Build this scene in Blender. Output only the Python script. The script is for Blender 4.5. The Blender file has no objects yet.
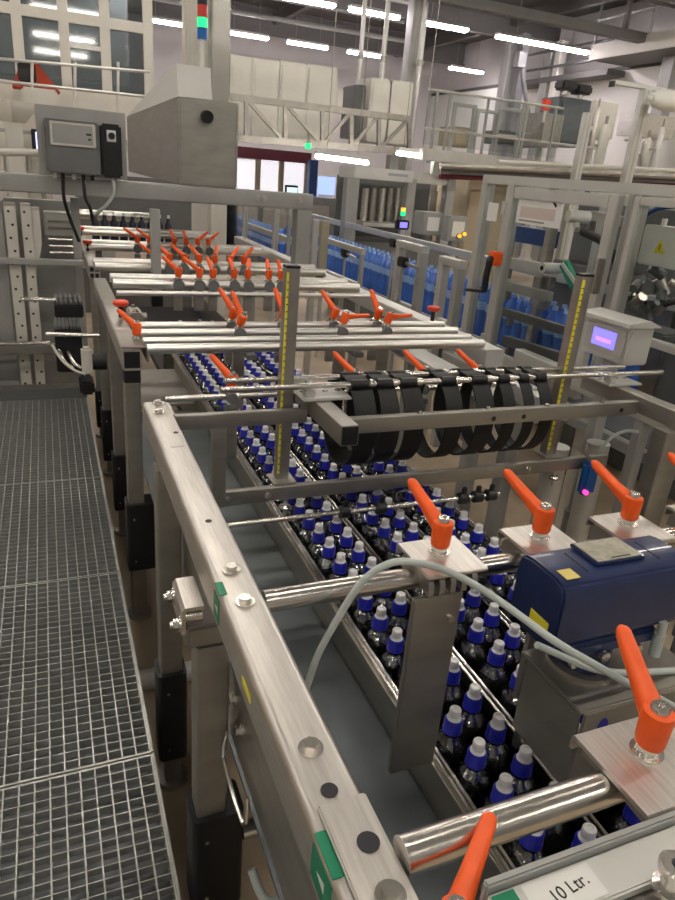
import bpy, bmesh, math, random
from mathutils import Vector, Matrix
random.seed(7)
C = bpy.context.scene
COL = C.collection
PI = math.pi

# ------------------------------------------------------------------ camera
ROLL, PITCH, YAW, F = 0.0848666, 0.3857884, 0.4135648, 676.0
EYE = Vector((0, 0, 1.7))
def _cam():
    cy, sy = math.cos(YAW), math.sin(YAW)
    cp, sp = math.cos(PITCH), math.sin(PITCH)
    cr, sr = math.cos(ROLL), math.sin(ROLL)
    B = Matrix(((1, 0, 0), (0, 0, -1), (0, 1, 0)))
    Y = Matrix(((cy, -sy, 0), (sy, cy, 0), (0, 0, 1)))
    P_ = Matrix(((1, 0, 0), (0, cp, -sp), (0, sp, cp)))
    Q = Matrix(((cr, -sr, 0), (sr, cr, 0), (0, 0, 1)))
    return Q @ P_ @ B @ Y
M = _cam()
cam = bpy.data.cameras.new('camera')
cam.sensor_fit = 'VERTICAL'; cam.sensor_height = 36; cam.lens = F / 900 * 36
cam.clip_start = 0.02; cam.clip_end = 200
co = bpy.data.objects.new('camera', cam); COL.objects.link(co)
R3 = Matrix((M[0], -M[1], -M[2])).transposed()
co.matrix_world = Matrix.Translation(EYE) @ R3.to_4x4()
C.camera = co

def at(x, y, X=None, Y=None, Z=None):
    """point of the real plane X=, Y= or Z= that lies behind a pixel of the photograph"""
    d = M.transposed() @ Vector((x - 337.5, y - 450, F))
    if X is not None: k = X / d.x
    elif Y is not None: k = Y / d.y
    else: k = (Z - EYE.z) / d.z
    return EYE + d * k

# ------------------------------------------------------------------ materials
def mat(name, col, metal=0.0, rough=0.5, var=0.0, scale=20.0, stretch=None, bump=0.0, emit=None, estr=0.0, trans=0.0, ior=1.45, coat=0.0):
    m = bpy.data.materials.new(name); m.use_nodes = True
    nt = m.node_tree; b = nt.nodes['Principled BSDF']
    b.inputs['Base Color'].default_value = (*col, 1)
    b.inputs['Metallic'].default_value = metal
    b.inputs['Roughness'].default_value = rough
    b.inputs['IOR'].default_value = ior
    if trans: b.inputs['Transmission Weight'].default_value = trans
    if coat: b.inputs['Coat Weight'].default_value = coat
    if emit:
        b.inputs['Emission Color'].default_value = (*emit, 1)
        b.inputs['Emission Strength'].default_value = estr
    if var or bump:
        tc = nt.nodes.new('ShaderNodeTexCoord'); mp = nt.nodes.new('ShaderNodeMapping')
        mp.inputs['Scale'].default_value = stretch or (1, 1, 1)
        nz = nt.nodes.new('ShaderNodeTexNoise')
        nz.inputs['Scale'].default_value = scale; nz.inputs['Detail'].default_value = 5
        nt.links.new(tc.outputs['Object'], mp.inputs['Vector']); nt.links.new(mp.outputs['Vector'], nz.inputs['Vector'])
        if var:
            cr = nt.nodes.new('ShaderNodeValToRGB')
            cr.color_ramp.elements[0].position = 0.3; cr.color_ramp.elements[1].position = 0.7
            cr.color_ramp.elements[0].color = (*[max(0, c * (1 - var)) for c in col], 1)
            cr.color_ramp.elements[1].color = (*[min(1, c * (1 + var)) for c in col], 1)
            nt.links.new(nz.outputs['Fac'], cr.inputs['Fac']); nt.links.new(cr.outputs['Color'], b.inputs['Base Color'])
            mr = nt.nodes.new('ShaderNodeMapRange')
            mr.inputs['To Min'].default_value = max(0.03, rough * (1 - var)); mr.inputs['To Max'].default_value = min(1, rough * (1 + var))
            nt.links.new(nz.outputs['Fac'], mr.inputs['Value']); nt.links.new(mr.outputs['Result'], b.inputs['Roughness'])
        if bump:
            bp = nt.nodes.new('ShaderNodeBump'); bp.inputs['Strength'].default_value = bump; bp.inputs['Distance'].default_value = 0.002
            nt.links.new(nz.outputs['Fac'], bp.inputs['Height']); nt.links.new(bp.outputs['Normal'], b.inputs['Normal'])
    return m
def glass_mat(name, tint, gloss, rough=0.03, bump=0.0, scale=60):
    m = bpy.data.materials.new(name); m.use_nodes = True
    nt = m.node_tree; nt.nodes.remove(nt.nodes['Principled BSDF'])
    out = nt.nodes['Material Output']
    t = nt.nodes.new('ShaderNodeBsdfTransparent'); t.inputs['Color'].default_value = (*tint, 1)
    g = nt.nodes.new('ShaderNodeBsdfGlossy'); g.inputs['Roughness'].default_value = rough
    lw = nt.nodes.new('ShaderNodeLayerWeight'); lw.inputs['Blend'].default_value = gloss
    mx = nt.nodes.new('ShaderNodeMixShader')
    if bump:
        tc = nt.nodes.new('ShaderNodeTexCoord'); nz = nt.nodes.new('ShaderNodeTexNoise'); nz.inputs['Scale'].default_value = scale
        bp = nt.nodes.new('ShaderNodeBump'); bp.inputs['Strength'].default_value = bump; bp.inputs['Distance'].default_value = .01
        nt.links.new(tc.outputs['Object'], nz.inputs['Vector']); nt.links.new(nz.outputs['Fac'], bp.inputs['Height'])
        nt.links.new(bp.outputs['Normal'], g.inputs['Normal']); nt.links.new(bp.outputs['Normal'], lw.inputs['Normal'])
    nt.links.new(lw.outputs['Fresnel'], mx.inputs['Fac']); nt.links.new(t.outputs[0], mx.inputs[1]); nt.links.new(g.outputs[0], mx.inputs[2])
    nt.links.new(mx.outputs[0], out.inputs['Surface'])
    return m
STEEL = mat('steel', (0.60, 0.57, 0.53), 1.0, 0.36, 0.12, 30, (1, .15, 1), .03)
BRUSH = mat('brushed_steel', (0.66, 0.63, 0.59), 1.0, 0.40, 0.12, 40, (6, .3, 6), .04)
PIPE = mat('polished_steel', (0.70, 0.67, 0.62), 1.0, 0.25, 0.10, 14, (.3, 2, 2))
ROD = mat('bright_rod', (0.84, 0.82, 0.78), 1.0, 0.33, 0.05, 10)
DSTEEL = mat('dull_steel', (0.36, 0.34, 0.31), 0.9, 0.45, 0.15, 12, None, .02)
SHEET = mat('sheet_steel', (0.36, 0.345, 0.31), 0.85, 0.42, 0.12, 6, (1, .4, 3))
TRAY = mat('tray_steel', (0.135, 0.155, 0.165), 0.6, 0.45, 0.12, 8)
ALU = mat('aluminium', (0.62, 0.62, 0.59), 0.6, 0.45, 0.05, 10)
GREY = mat('grey_paint', (0.36, 0.365, 0.35), 0.2, 0.45, 0.06, 8)
DGREY = mat('dark_grey_paint', (0.16, 0.165, 0.165), 0.2, 0.5, 0.08, 8)
CREAM = mat('pale_panel', (0.66, 0.64, 0.58), 0.05, 0.5, 0.04, 4)
BLACK = mat('black_plastic', (0.012, 0.012, 0.013), 0, 0.42, 0.2, 30)
RUBBER = mat('black_rubber', (0.009, 0.009, 0.009), 0, 0.55, 0.2, 30)
ORANGE = mat('orange_plastic', (0.92, 0.115, 0.012), 0, 0.42, 0.05, 40)
RED = mat('red_plastic', (0.75, 0.06, 0.02), 0, 0.45)
NAVY = mat('navy_paint', (0.010, 0.022, 0.085), 0, 0.30, 0.15, 30, None, .05, coat=.3)
WCAP = mat('white_plastic', (0.78, 0.78, 0.80), 0, 0.4)
BCAP = mat('blue_plastic', (0.012, 0.018, 0.36), 0, 0.3, coat=.3)
BBOT = mat('blue_bottle', (0.045, 0.17, 0.66), 0, 0.12, coat=.8)
LBLUE = mat('light_blue_film', (0.30, 0.50, 0.88), 0, 0.2)
YELLOW = mat('yellow_label', (0.85, 0.75, 0.05), 0, 0.5)
GREEN = mat('green_label', (0.01, 0.22, 0.11), 0, 0.4)
WHITE = mat('white_label', (0.8, 0.8, 0.77), 0, 0.5)
WMETAL = mat('white_metal', (0.72, 0.72, 0.69), 0.35, 0.32, 0.05, 8)
CABLE = mat('grey_cable', (0.50, 0.55, 0.53), 0, 0.5)
INK = mat('ink', (0.02, 0.02, 0.025), 0, 0.6)
GALV = mat('galvanised', (0.55, 0.56, 0.54), 0.75, 0.42, 0.12, 30)
GLASS = glass_mat('clear_pane', (0.90, 0.92, 0.91), 0.12)
CLEAR = glass_mat('clear_bottle', (.90, .93, .94), 0.60, .05, .35, 50)
THIN = glass_mat('thin_pane', (.93, .94, .94), .03)
REFL = glass_mat('reflecting_pane', (0.45, 0.50, 0.52), 0.45, 0.05)
FLOORM = mat('floor_screed', (0.50, 0.40, 0.28), 0, 0.4, 0.22, 3, None, .03)
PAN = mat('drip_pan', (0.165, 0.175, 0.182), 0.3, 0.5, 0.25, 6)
WALLM = mat('hall_wall', (0.62, 0.60, 0.59), 0, 0.7, 0.03, 2)
WALLW = mat('white_wall', (0.85, 0.84, 0.81), 0, 0.7, 0.02, 2)
CEILM = mat('dark_ceiling', (0.10, 0.095, 0.09), 0, 0.8, 0.25, 1.2, (1, 6, 1))
BEAMM = mat('roof_beam', (0.13, 0.125, 0.12), 0.2, 0.6)
TUBE = mat('lit_tube', (1, 1, 1), 0, 0.5, emit=(1.0, 0.92, 0.82), estr=40)
TUBEV = mat('lit_tube_violet', (1, 1, 1), 0, 0.5, emit=(1.0, 0.90, 0.94), estr=40)
DAY = mat('daylit_window', (0.9, 0.9, 0.9), 0, 0.5, emit=(0.95, 0.93, 1.0), estr=.72)
SCREEN = mat('lit_screen', (0.1, 0.1, 0.4), 0, 0.3, emit=(0.20, 0.16, 1.0), estr=1.6)
SCREEN2 = mat('lit_screen_field', (0.3, 0.1, 0.4), 0, 0.3, emit=(0.60, 0.28, 0.95), estr=1.2)
GLED = mat('green_lamp', (0, .5, .1), 0, .3, emit=(0.02, .9, 0.30), estr=1.1)
RLED = mat('red_lamp', (.5, .03, .02), 0, .3, emit=(1, .06, .03), estr=.08)
BLED = mat('blue_lamp', (0.01, .08, .25), 0, .3, emit=(0.01, .12, .4), estr=.2)
OLED = mat('amber_lamp', (.6, .3, .02), 0, .3, emit=(1, .5, .05), estr=1.2)
MAROON = mat('maroon_paint', (0.16, 0.02, 0.04), 0, 0.5)
BLUEM = mat('blue_paint', (0.01, 0.05, 0.2), 0, 0.4)
BROWN = mat('card_brown', (0.42, 0.35, 0.25), 0, 0.7)
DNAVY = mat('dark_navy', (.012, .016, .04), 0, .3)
CLOTH = mat('red_cloth', (0.45, 0.06, 0.03), 0, 0.8)
FILMG = mat('milky_film', (0.75, 0.75, 0.72), 0, 0.3)
BOARDG = mat('board_green', (0.02, 0.35, 0.22), 0, 0.4)

# ------------------------------------------------------------------ mesh builder
class MB:
    def __init__(s): s.bm = bmesh.new()
    def box(s, x0, x1, y0, y1, z0, z1, bev=0.0):
        return s.obox(((x0+x1)/2, (y0+y1)/2, (z0+z1)/2), (abs(x1-x0), abs(y1-y0), abs(z1-z0)), None, bev)
    def obox(s, c, size, rot=None, bev=0.0):
        mt = Matrix.Translation(Vector(c)) @ (rot.to_4x4() if rot else Matrix.Identity(4)) @ Matrix.Diagonal((*size, 1))
        r = bmesh.ops.create_cube(s.bm, size=1, matrix=mt)
        if bev:
            es = list({e for v in r['verts'] for e in v.link_edges})
            bmesh.ops.bevel(s.bm, geom=es, offset=bev, segments=2, affect='EDGES', clamp_overlap=True)
        return s
    def bar(s, p0, p1, w, h, bev=0.0, up=(0, 0, 1)):
        p0, p1 = Vector(p0), Vector(p1); d = p1 - p0; L = d.length; d.normalize()
        u = Vector(up)
        if abs(d.dot(u)) > .98: u = Vector((0, 1, 0))
        a = d.cross(u).normalized(); b = a.cross(d)
        rot = Matrix((d, a, b)).transposed()
        return s.obox((p0 + p1) / 2, (L, w, h), rot, bev)
    def cyl(s, p0, p1, r, n=16, r2=None):
        p0, p1 = Vector(p0), Vector(p1); d = p1 - p0
        q = Vector((0, 0, 1)).rotation_difference(d.normalized()).to_matrix().to_4x4()
        bmesh.ops.create_cone(s.bm, cap_ends=True, segments=n, radius1=r, radius2=r if r2 is None else r2, depth=d.length,
                              matrix=Matrix.Translation((p0 + p1) / 2) @ q)
        return s
    def lathe(s, prof, c=(0, 0, 0), n=16, axis=None):
        c = Vector(c); rot = Vector((0, 0, 1)).rotation_difference(Vector(axis).normalized()).to_matrix() if axis else Matrix.Identity(3)
        rings = []
        for r, z in prof:
            if r < 1e-6: rings.append([s.bm.verts.new(c + rot @ Vector((0, 0, z)))])
            else: rings.append([s.bm.verts.new(c + rot @ Vector((r*math.cos(2*PI*k/n), r*math.sin(2*PI*k/n), z))) for k in range(n)])
        for a, b in zip(rings, rings[1:]):
            for k in range(n):
                q = [a[k % len(a)], a[(k+1) % len(a)], b[(k+1) % len(b)], b[k % len(b)]]
                q = list(dict.fromkeys(q))
                if len(q) > 2: s.bm.faces.new(q)
        for e in (rings[0], rings[-1]):
            if len(e) > 2: s.bm.faces.new(e)
        return s
    def prism(s, poly, v):
        """closed polygon of 3-D points swept along v"""
        v = Vector(v); a = [s.bm.verts.new(Vector(p)) for p in poly]; b = [s.bm.verts.new(Vector(p) + v) for p in poly]
        s.bm.faces.new(a); s.bm.faces.new(b[::-1]); n = len(a)
        for k in range(n): s.bm.faces.new((a[k], b[k], b[(k+1) % n], a[(k+1) % n]))
        return s
    def tube(s, pts, r, n=10, smooth=6):
        P = [Vector(p) for p in pts]; out = []
        for i in range(len(P) - 1):
            p0, p1, p2, p3 = P[max(i-1, 0)], P[i], P[i+1], P[min(i+2, len(P)-1)]
            for k in range(smooth):
                t = k / smooth
                out.append(.5*((2*p1) + (p2-p0)*t + (2*p0-5*p1+4*p2-p3)*t*t + (3*p1-p0-3*p2+p3)*t**3))
        out.append(P[-1]); rings = []; u = None
        for i, p in enumerate(out):
            d = (out[min(i+1, len(out)-1)] - out[max(i-1, 0)]).normalized()
            if u is None: u = d.orthogonal().normalized()
            u = (u - d * u.dot(d)).normalized(); w = d.cross(u)
            rings.append([s.bm.verts.new(p + (u*math.cos(2*PI*k/n) + w*math.sin(2*PI*k/n))*r) for k in range(n)])
        for a, b in zip(rings, rings[1:]):
            for k in range(n): s.bm.faces.new((a[k], a[(k+1) % n], b[(k+1) % n], b[k]))
        s.bm.faces.new(rings[0]); s.bm.faces.new(rings[-1])
        return s
    def build(s, name, m, parent=None, smooth=True):
        bm = s.bm
        bmesh.ops.recalc_face_normals(bm, faces=bm.faces)
        if parent is not None:
            bmesh.ops.translate(bm, verts=bm.verts, vec=-world_loc(parent))
        if smooth:
            for f in bm.faces: f.smooth = True
            for e in bm.edges:
                if len(e.link_faces) == 2 and e.calc_face_angle(0) > 0.6: e.smooth = False
        me = bpy.data.meshes.new(name); bm.to_mesh(me); bm.free()
        me.materials.append(m)
        o = bpy.data.objects.new(name, me); COL.objects.link(o)
        if parent is not None: o.parent = parent
        return o
def world_loc(o):
    v = Vector(o.location)
    while o.parent: o = o.parent; v += Vector(o.location)
    return v
def tag(o, label, cat, group=None):
    o['label'] = label; o['category'] = cat
    if group: o['group'] = group
    return o
def thing(name, label, cat, loc=(0, 0, 0), group=None):
    o = bpy.data.objects.new(name, None); COL.objects.link(o); o.location = loc; o.empty_display_size = .05
    return tag(o, label, cat, group)
def struct(o):
    o['kind'] = 'structure'; return o
def copy_tree(o, parent=None):
    c = o.copy(); COL.objects.link(c)
    if parent: c.parent = parent
    for ch in list(o.children): copy_tree(ch, c)
    return c
def rrect(w, h, r, n=4):
    pts = []
    for cx, cy, a0 in ((w/2-r, h/2-r, 0), (-w/2+r, h/2-r, PI/2), (-w/2+r, -h/2+r, PI), (w/2-r, -h/2+r, 1.5*PI)):
        for k in range(n+1):
            a = a0 + k*PI/2/n; pts.append((cx + r*math.cos(a), cy + r*math.sin(a)))
    return pts
def ytube(mb, x, z, w, h, y0, y1, r=.008):
    mb.prism([(x+a, y0, z+b) for a, b in rrect(w, h, r)], (0, y1-y0, 0)); return mb
def xtube(mb, y, z, w, h, x0, x1, r=.006):
    mb.prism([(x0, y+a, z+b) for a, b in rrect(w, h, r)], (x1-x0, 0, 0)); return mb
def ztube(mb, x, y, w, d, z0, z1, r=.006):
    mb.prism([(x+a, y+b, z0) for a, b in rrect(w, d, r)], (0, 0, z1-z0)); return mb
def hexbolt(mb, c, axis=(0, 0, 1), r=.008, h=.007):
    c = Vector(c); a = Vector(axis).normalized()
    mb.cyl(c, c + a*h*.3, r*1.55, 16); mb.cyl(c + a*h*.3, c + a*h*1.1, r, 6); return mb
def text(name, body, m, size, loc, ex, ey, parent=None, depth=.0002):
    cu = bpy.data.curves.new(name, 'FONT'); cu.body = body; cu.size = size; cu.extrude = depth
    cu.align_x = 'CENTER'; cu.align_y = 'CENTER'; cu.materials.append(m)
    o = bpy.data.objects.new(name, cu); COL.objects.link(o)
    ex, ey = Vector(ex).normalized(), Vector(ey).normalized(); ez = ex.cross(ey)
    l = Vector(loc) - (world_loc(parent) if parent else Vector())
    o.matrix_world = Matrix.Translation(l) @ Matrix((ex, ey, ez)).transposed().to_4x4()
    if parent: o.parent = parent
    bpy.context.view_layer.update()
    me = bpy.data.meshes.new_from_object(o.evaluated_get(bpy.context.evaluated_depsgraph_get()))
    p = bpy.data.objects.new(name, me); COL.objects.link(p); p.matrix_local = o.matrix_local.copy()
    if parent: p.parent = parent; p.matrix_parent_inverse = Matrix.Identity(4); p.matrix_local = o.matrix_local.copy()
    bpy.data.objects.remove(o)
    return p

# ================================================================== SETTING
struct(MB().box(-9, 12, -4, 22, -.1, 0).build('floor', FLOORM))
struct(MB().box(-9, 12, -4, 22, 5.6, 5.7).build('ceiling', CEILM))
struct(MB().box(-9, 12, 22, 22.2, 0, 5.6).build('wall_back', WALLM))
struct(MB().box(12, 12.2, -4, 22, 0, 5.6).build('wall_right', WALLM))
struct(MB().box(-9.2, -9, -4, 22, 0, 5.6).build('wall_left', WALLM))
struct(MB().box(11.94, 11.999, -4, 22, 0, 4.30).build('trim_1', WALLW))       # bright lower wall lining
struct(MB().box(11.92, 11.999, -4, 22, 4.301, 4.38).build('trim_2', BEAMM))
for i, y in enumerate((6.5, 11.2, 15.8, 20.2)):
    m = MB(); m.box(-9, 11.9, y-.1, y+.1, 5.0, 5.04); m.box(-9, 11.9, y-.012, y+.012, 5.04, 5.54); m.box(-9, 11.9, y-.1, y+.1, 5.54, 5.598)
    b = struct(m.build('beam_%d' % (i+1), BEAMM))
for i, x in enumerate((-3, 1.5, 6, 10.5)):
    m = MB(); m.box(x-.07, x+.07, -4, 22, 5.25, 5.5)
    struct(m.build('purlin_%d' % (i+1), BEAMM))

# ceiling lamps: rows across the hall
def lamp(name, label, p0, p1, m, z=None, hang=True, group=None, wide=.11):
    p0, p1 = Vector(p0), Vector(p1); c = (p0+p1)/2
    t = thing(name, label, 'ceiling lamp', c, group)
    h = MB().bar(p0 + Vector((0, 0, .055)), p1 + Vector((0, 0, .055)), wide*1.3, .05, .006)
    h.build('housing', WMETAL, t)
    MB().bar(p0, p1, wide, .055, .015).build('diffuser', m, t)
    if hang:
        for k in (.2, .8):
            q = p0.lerp(p1, k); MB().cyl(q + Vector((0, 0, .08)), Vector((q.x, q.y, 5.6)), .006, 6).build('hanger', DSTEEL, t)
    return t
ZL = 4.6
rows = {18.3: [-3.2, -.6, 2.0, 4.6, 5.9+.1, 7.7, 9.6], 13.9: [-4.2, -1.6, 1.1, 3.3, 5.45, 6.9+.2, 9.2], 9.3: [-5.5, -2.4, .8, 4.0, 7.2, 10.4],
        5.2: [-5.5, -2.4, .8, 4.0, 7.2, 10.4], 1.0: [-5.5, -2.4, .8, 4.0, 7.2, 10.4], -2.6: [-5.5, -2.4, .8, 4.0, 7.2]}
rows[18.3] = [-3.2, -.4, 2.93, 4.75, 6.3, 7.9, 10.9]
rows[13.9] = [-4.2, -1.4, 1.6, 4.75, 6.1, 7.65, 10.1]
for y, xs in rows.items():
    for x in xs:
        L = 2.4 if (y, x) == (13.9, 10.1) else (1.05 if y > 13 else 1.6)
        far = 'far' if y > 16 else 'nearer' if y > 12 else ''
        t = lamp('ceiling_lamp', 'long lit ceiling lamp in a row over the hall', (x-L/2, y, ZL), (x+L/2, y, ZL), TUBE if y < 12 else TUBEV, wide=.15 if y > 12 else .12)
        del t['label']; 
        if y < 12: t['label'] = 'white tube lamp hanging over the machine, above the picture'; t['group'] = 'lamps above the machine'
        elif (y, x) == (13.9, 10.1): t['label'] = 'longest lit ceiling lamp, hanging at upper right before the white wall'
        elif y > 16: t['label'] = 'short lit lamp of the far row, beneath the dark roof'; t['group'] = 'far row of ceiling lamps'
        else: t['label'] = 'lit lamp of the upper row, close to the top edge of the picture'; t['group'] = 'upper row of ceiling lamps'

# ================================================================== WALKWAY
def grating(y0, y1, label):
    x0, x1 = -.86, .146
    px, py, wx, wy = .0338, .0300, .0035, .0024
    xs, ys = [], []
    n = int((x1-x0)/px)
    for k in range(n+1): a = x1 - k*px; xs += [a - wx, a]
    xs = sorted(xs)
    n = round((y1-y0-.006)/py); sp = (y1-y0-.006)/n
    for k in range(n+1):
        a = y0 + .003 + k*sp; w = .0055 if k in (0, n) else wy
        ys += [a-w/2, a+w/2]
    t = thing('walkway_grating', label, 'floor grating', ((x0+x1)/2, (y0+y1)/2, .27), 'grating panels of the walkway')
    bm = bmesh.new(); vs = {}
    def V(i, j, z):
        if (i, j, z) not in vs: vs[(i, j, z)] = bm.verts.new((xs[i], ys[j], z))
        return vs[(i, j, z)]
    nx, ny = len(xs), len(ys)
    solid = lambda i, j: 0 <= i < nx-1 and 0 <= j < ny-1 and (i % 2 == 0 or j % 2 == 0)
    zt, zb = .300, .280
    for i in range(nx-1):
        for j in range(ny-1):
            if not solid(i, j): continue
            bm.faces.new((V(i, j, zt), V(i+1, j, zt), V(i+1, j+1, zt), V(i, j+1, zt)))
            for (a, b, di, dj) in (((i, j), (i+1, j), 0, -1), ((i+1, j), (i+1, j+1), 1, 0), ((i+1, j+1), (i, j+1), 0, 1), ((i, j+1), (i, j), -1, 0)):
                if not solid(i+di, j+dj): bm.faces.new((V(*a, zb), V(*b, zb), V(*b, zt), V(*a, zt)))
    mb = MB(); mb.bm.free(); mb.bm = bm
    mb.build('mesh_panel', GALV, t, smooth=False)
    m = MB(); m.box(x1, x1+.006, y0+.001, y1-.001, .255, .304); m.build('edge_strip', GALV, t)
    return t
grating(-.1, 1.345, 'galvanised grating panel of the walkway, nearest to the viewer')
grating(1.350, 2.215, 'galvanised grating panel, second one along the walkway')
grating(2.220, 3.06, 'galvanised grating panel, third one along the walkway')
grating(3.065, 4.26, 'galvanised grating panel at the far end of the walkway')
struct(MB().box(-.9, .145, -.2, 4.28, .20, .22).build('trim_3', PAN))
t = thing('walkway_kerb', 'grey steel kerb closing the far end of the walkway', 'kerb', (-.35, 4.3, 0))
MB().box(-.9, .15, 4.27, 4.30, 0, .36, .002).build('kerb_plate', DGREY, t)
m = MB(); m.box(-.9, .15, 4.27, 4.36, .36, .366, .001); m.build('kerb_top', SHEET, t)
t = tag(MB().cyl((.16, 1.93, .035), (.42, 1.93, .035), .035, 20).build('floor_pipe', FILMG), 'pale pipe lying across the brown floor under the machine', 'pipe')

# ================================================================== LEFT RAILS AND LEGS
XR, WR = .232, .066
def rail(name, label, y0, y1, zt=1.1, h=.075, w=WR, m=BRUSH):
    t = thing(name, label, 'machine rail', (XR, (y0+y1)/2, zt-h))
    ytube(MB(), XR, zt-h/2, w, h, y0, y1, .011).build('tube', m, t)
    return t
ra = rail('machine_rail', 'bright stainless rail running from the first grating out of the bottom edge', -.05, 1.765)
m = MB(); ytube(m, XR+.0, 1.1-.0375, WR*.5, .001, .2, .21, .0004)
m = MB(); m.box(XR-.022, XR+.032, -.05, .455, 1.1005, 1.1065, .002); m.build('cover_plate', BRUSH, ra)
for y, x in ((1.745, .236), (1.675, .228), (.91, .232), (.82, .231), (.53, .231)):
    hexbolt(MB(), (x, y, 1.1005), r=.0095, h=.009).build('bolt', PIPE, ra)
hexbolt(MB(), (.24, .345, 1.107), r=.0095, h=.009).build('bolt', PIPE, ra)
for y, x, r, z in ((1.53, .247, .006, 1.1004), (1.08, .231, .006, 1.1004), (.472, .231, .0095, 1.1004), (.45, .243, .007, 1.1004), (.40, .243, .0115, 1.107)):
    MB().cyl((x, y, z), (x, y, z+.0006), r, 20).build('hole', INK, ra)
for y, l in ((.865, .035), (.405, .05)):
    m = MB(); m.box(XR-WR/2-.0012, XR-WR/2+.0002, y-l/2, y+l/2, 1.045, 1.088); m.box(XR-WR/2-.0004, XR-WR/2+.012, y-l/2, y+l/2, 1.0995, 1.1008)
    s = m.build('sticker', GREEN, ra); s['label'] = 'green sticker with a white arrow'
    m = MB(); yy, xx = y, XR-WR/2-.0014
    m.prism([(xx, yy-.010, 1.060), (xx, yy+.010, 1.067), (xx, yy-.010, 1.074)], (.0002, 0, 0)); m.build('arrow_mark', WHITE, s)
m = MB(); m.box(XR-WR/2-.0012, XR-WR/2+.0002, .665, .705, 1.055, 1.066); m.build('sticker', YELLOW, ra)['label'] = 'small yellow sticker'
m = MB(); m.box(XR-.01, XR+.018, 1.44, 1.455, 1.1002, 1.1008); m.build('sticker', CREAM, ra)['label'] = 'pale yellow sticker'
# lower longitudinal profile under the near rail
t = thing('side_profile', 'lower stainless profile running beneath the bright near rail', 'machine profile', (.262, .9, .72))
m = MB(); m.box(.262, .268, -.05, 1.6, .66, .86); m.box(.250, .268, -.05, 1.6, .855, .87, .002); m.build('web', STEEL, t)
for y, z in ((1.12, .80), (.98, .77), (.93, .74)): hexbolt(MB(), (.262, y, z), (-1, 0, 0), .010, .010).build('bolt', PIPE, t)
m = MB()
for y0, y1 in ((1.0, 1.18), (.8, .95)):
    m.tube([(.24, y0, .72), (.235, y0, .66), (.235, y1, .66), (.24, y1, .72)], .004, 6, 3)
m.build('wire_guard', PIPE, t)
rb = rail('machine_rail', 'middle left rail with a black open end beside the first red knob', 2.325, 3.82)
MB().box(XR-.026, XR+.026, 2.3235, 2.3255, 1.034, 1.091).build('open_end', BLACK, rb)
m = MB(); m.box(XR-.034, XR+.058, 2.33, 2.60, 1.1005, 1.105, .002); m.box(XR+.05, XR+.058, 2.33, 2.60, 1.05, 1.104, .002); m.build('top_plate', DSTEEL, rb)
m = MB(); ztube(m, XR, 2.357, .056, .056, .98, 1.024); m.build('socket', BLACK, rb)
rc = rail('machine_rail', 'far left rail carrying two red knobs under the gantry', 4.26, 6.5)
m = MB()
for dx in (-.014, .014):
    for z in (1.043, 1.078): m.box(XR+dx-.010, XR+dx+.010, 4.257, 4.2605, z-.012, z+.012)
m.build('end_slots', BLACK, rc)
def leg(label, x, y, zt, zb, zf, w=.062, fw=.085, fd=.085, fx=0.0):
    t = thing('stanchion', label, 'machine leg', (x, y, 0))
    ztube(MB(), x, y, w, w, zb-.05, zt).build('post', SHEET, t)
    f = ztube(MB(), x+fx, y, fw, fd, zf, zb, .012).build('foot_sleeve', BLACK, t)
    for z in (zf+.04, zb-.06): MB().cyl((x-.012, y-fd/2-.002, z), (x-.012, y-fd/2+.001, z), .004, 8).build('screw', STEEL, f)
    ztube(MB(), x, y, fw*.55, fd*.55, .02, zf).build('spindle', DSTEEL, t)
    MB().cyl((x, y, 0), (x, y, .02), .045, 20).build('foot_plate', DSTEEL, t)
    return t
l1 = leg('grey square leg on the nearest black sleeve, under the bright rail', .217, .99, .915, .505, .24, .060, .104, .085, .012)
leg('grey square leg standing behind the nearest leg, with a black foot sleeve', .223, 1.52, 1.02, .42, .12, .058, .078)
leg('grey square leg under the black open rail end, with a black foot sleeve', .230, 2.357, .98, .515, .235, .056, .100, .085, .012)
leg('grey leg half hidden behind the leg of the open rail end', .235, 3.05, 1.02, .42, .14, .056, .075)
leg('farthest of the grey legs with a black foot sleeve along the walkway', .235, 3.75, 1.02, .40, .10, .056, .075)
leg('slim grey leg under the far left rail beyond the walkway', .235, 4.35, 1.02, .32, .08, .056, .07)
# hinge clamp between the nearest leg and rail
t = thing('leg_clamp', 'steel hinge clamp holding the nearest leg to the bright rail', 'clamp', (.19, .97, .9))
m = MB(); m.prism([(.160, .955, .955), (.160, .955, 1.000), (.166, .955, 1.008), (.198, .955, 1.008), (.198, .955, 1.001), (.168, .955, 1.001), (.167, .955, .998), (.167, .955, .955)], (0, .095, 0)); m.build('bent_plate', BRUSH, t)
m = MB(); m.box(.168, .246, .96, 1.02, .916, .962, .006); m.build('block', DSTEEL, t)
m = MB(); m.cyl((.169, .975, .978), (.198, .975, .978), .012, 14); m.build('hinge_pin', PIPE, t)
for y, z in ((1.035, .982), (.968, .970)):
    m = MB(); m.cyl((.158, y, z), (.142, y, z), .006, 12); hexbolt(m, (.160, y, z), (-1, 0, 0), .010, .011); m.build('bolt', PIPE, t)
t = tag(MB().cyl((.2765, .95, .45), (.345, .95, .45), .019, 18).build('pipe_stub', PIPE), 'short shiny pipe stub beside the nearest black foot sleeve', 'pipe')
t = tag(MB().tube([(.285, .90, .395), (.30, .86, .36), (.33, .84, .37), (.345, .86, .46), (.335, .90, .56), (.32, .95, .64)], .009, 10).build('cable_loop', CABLE), 'pale cable loop hanging beside the nearest black foot sleeve', 'cable')

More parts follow.
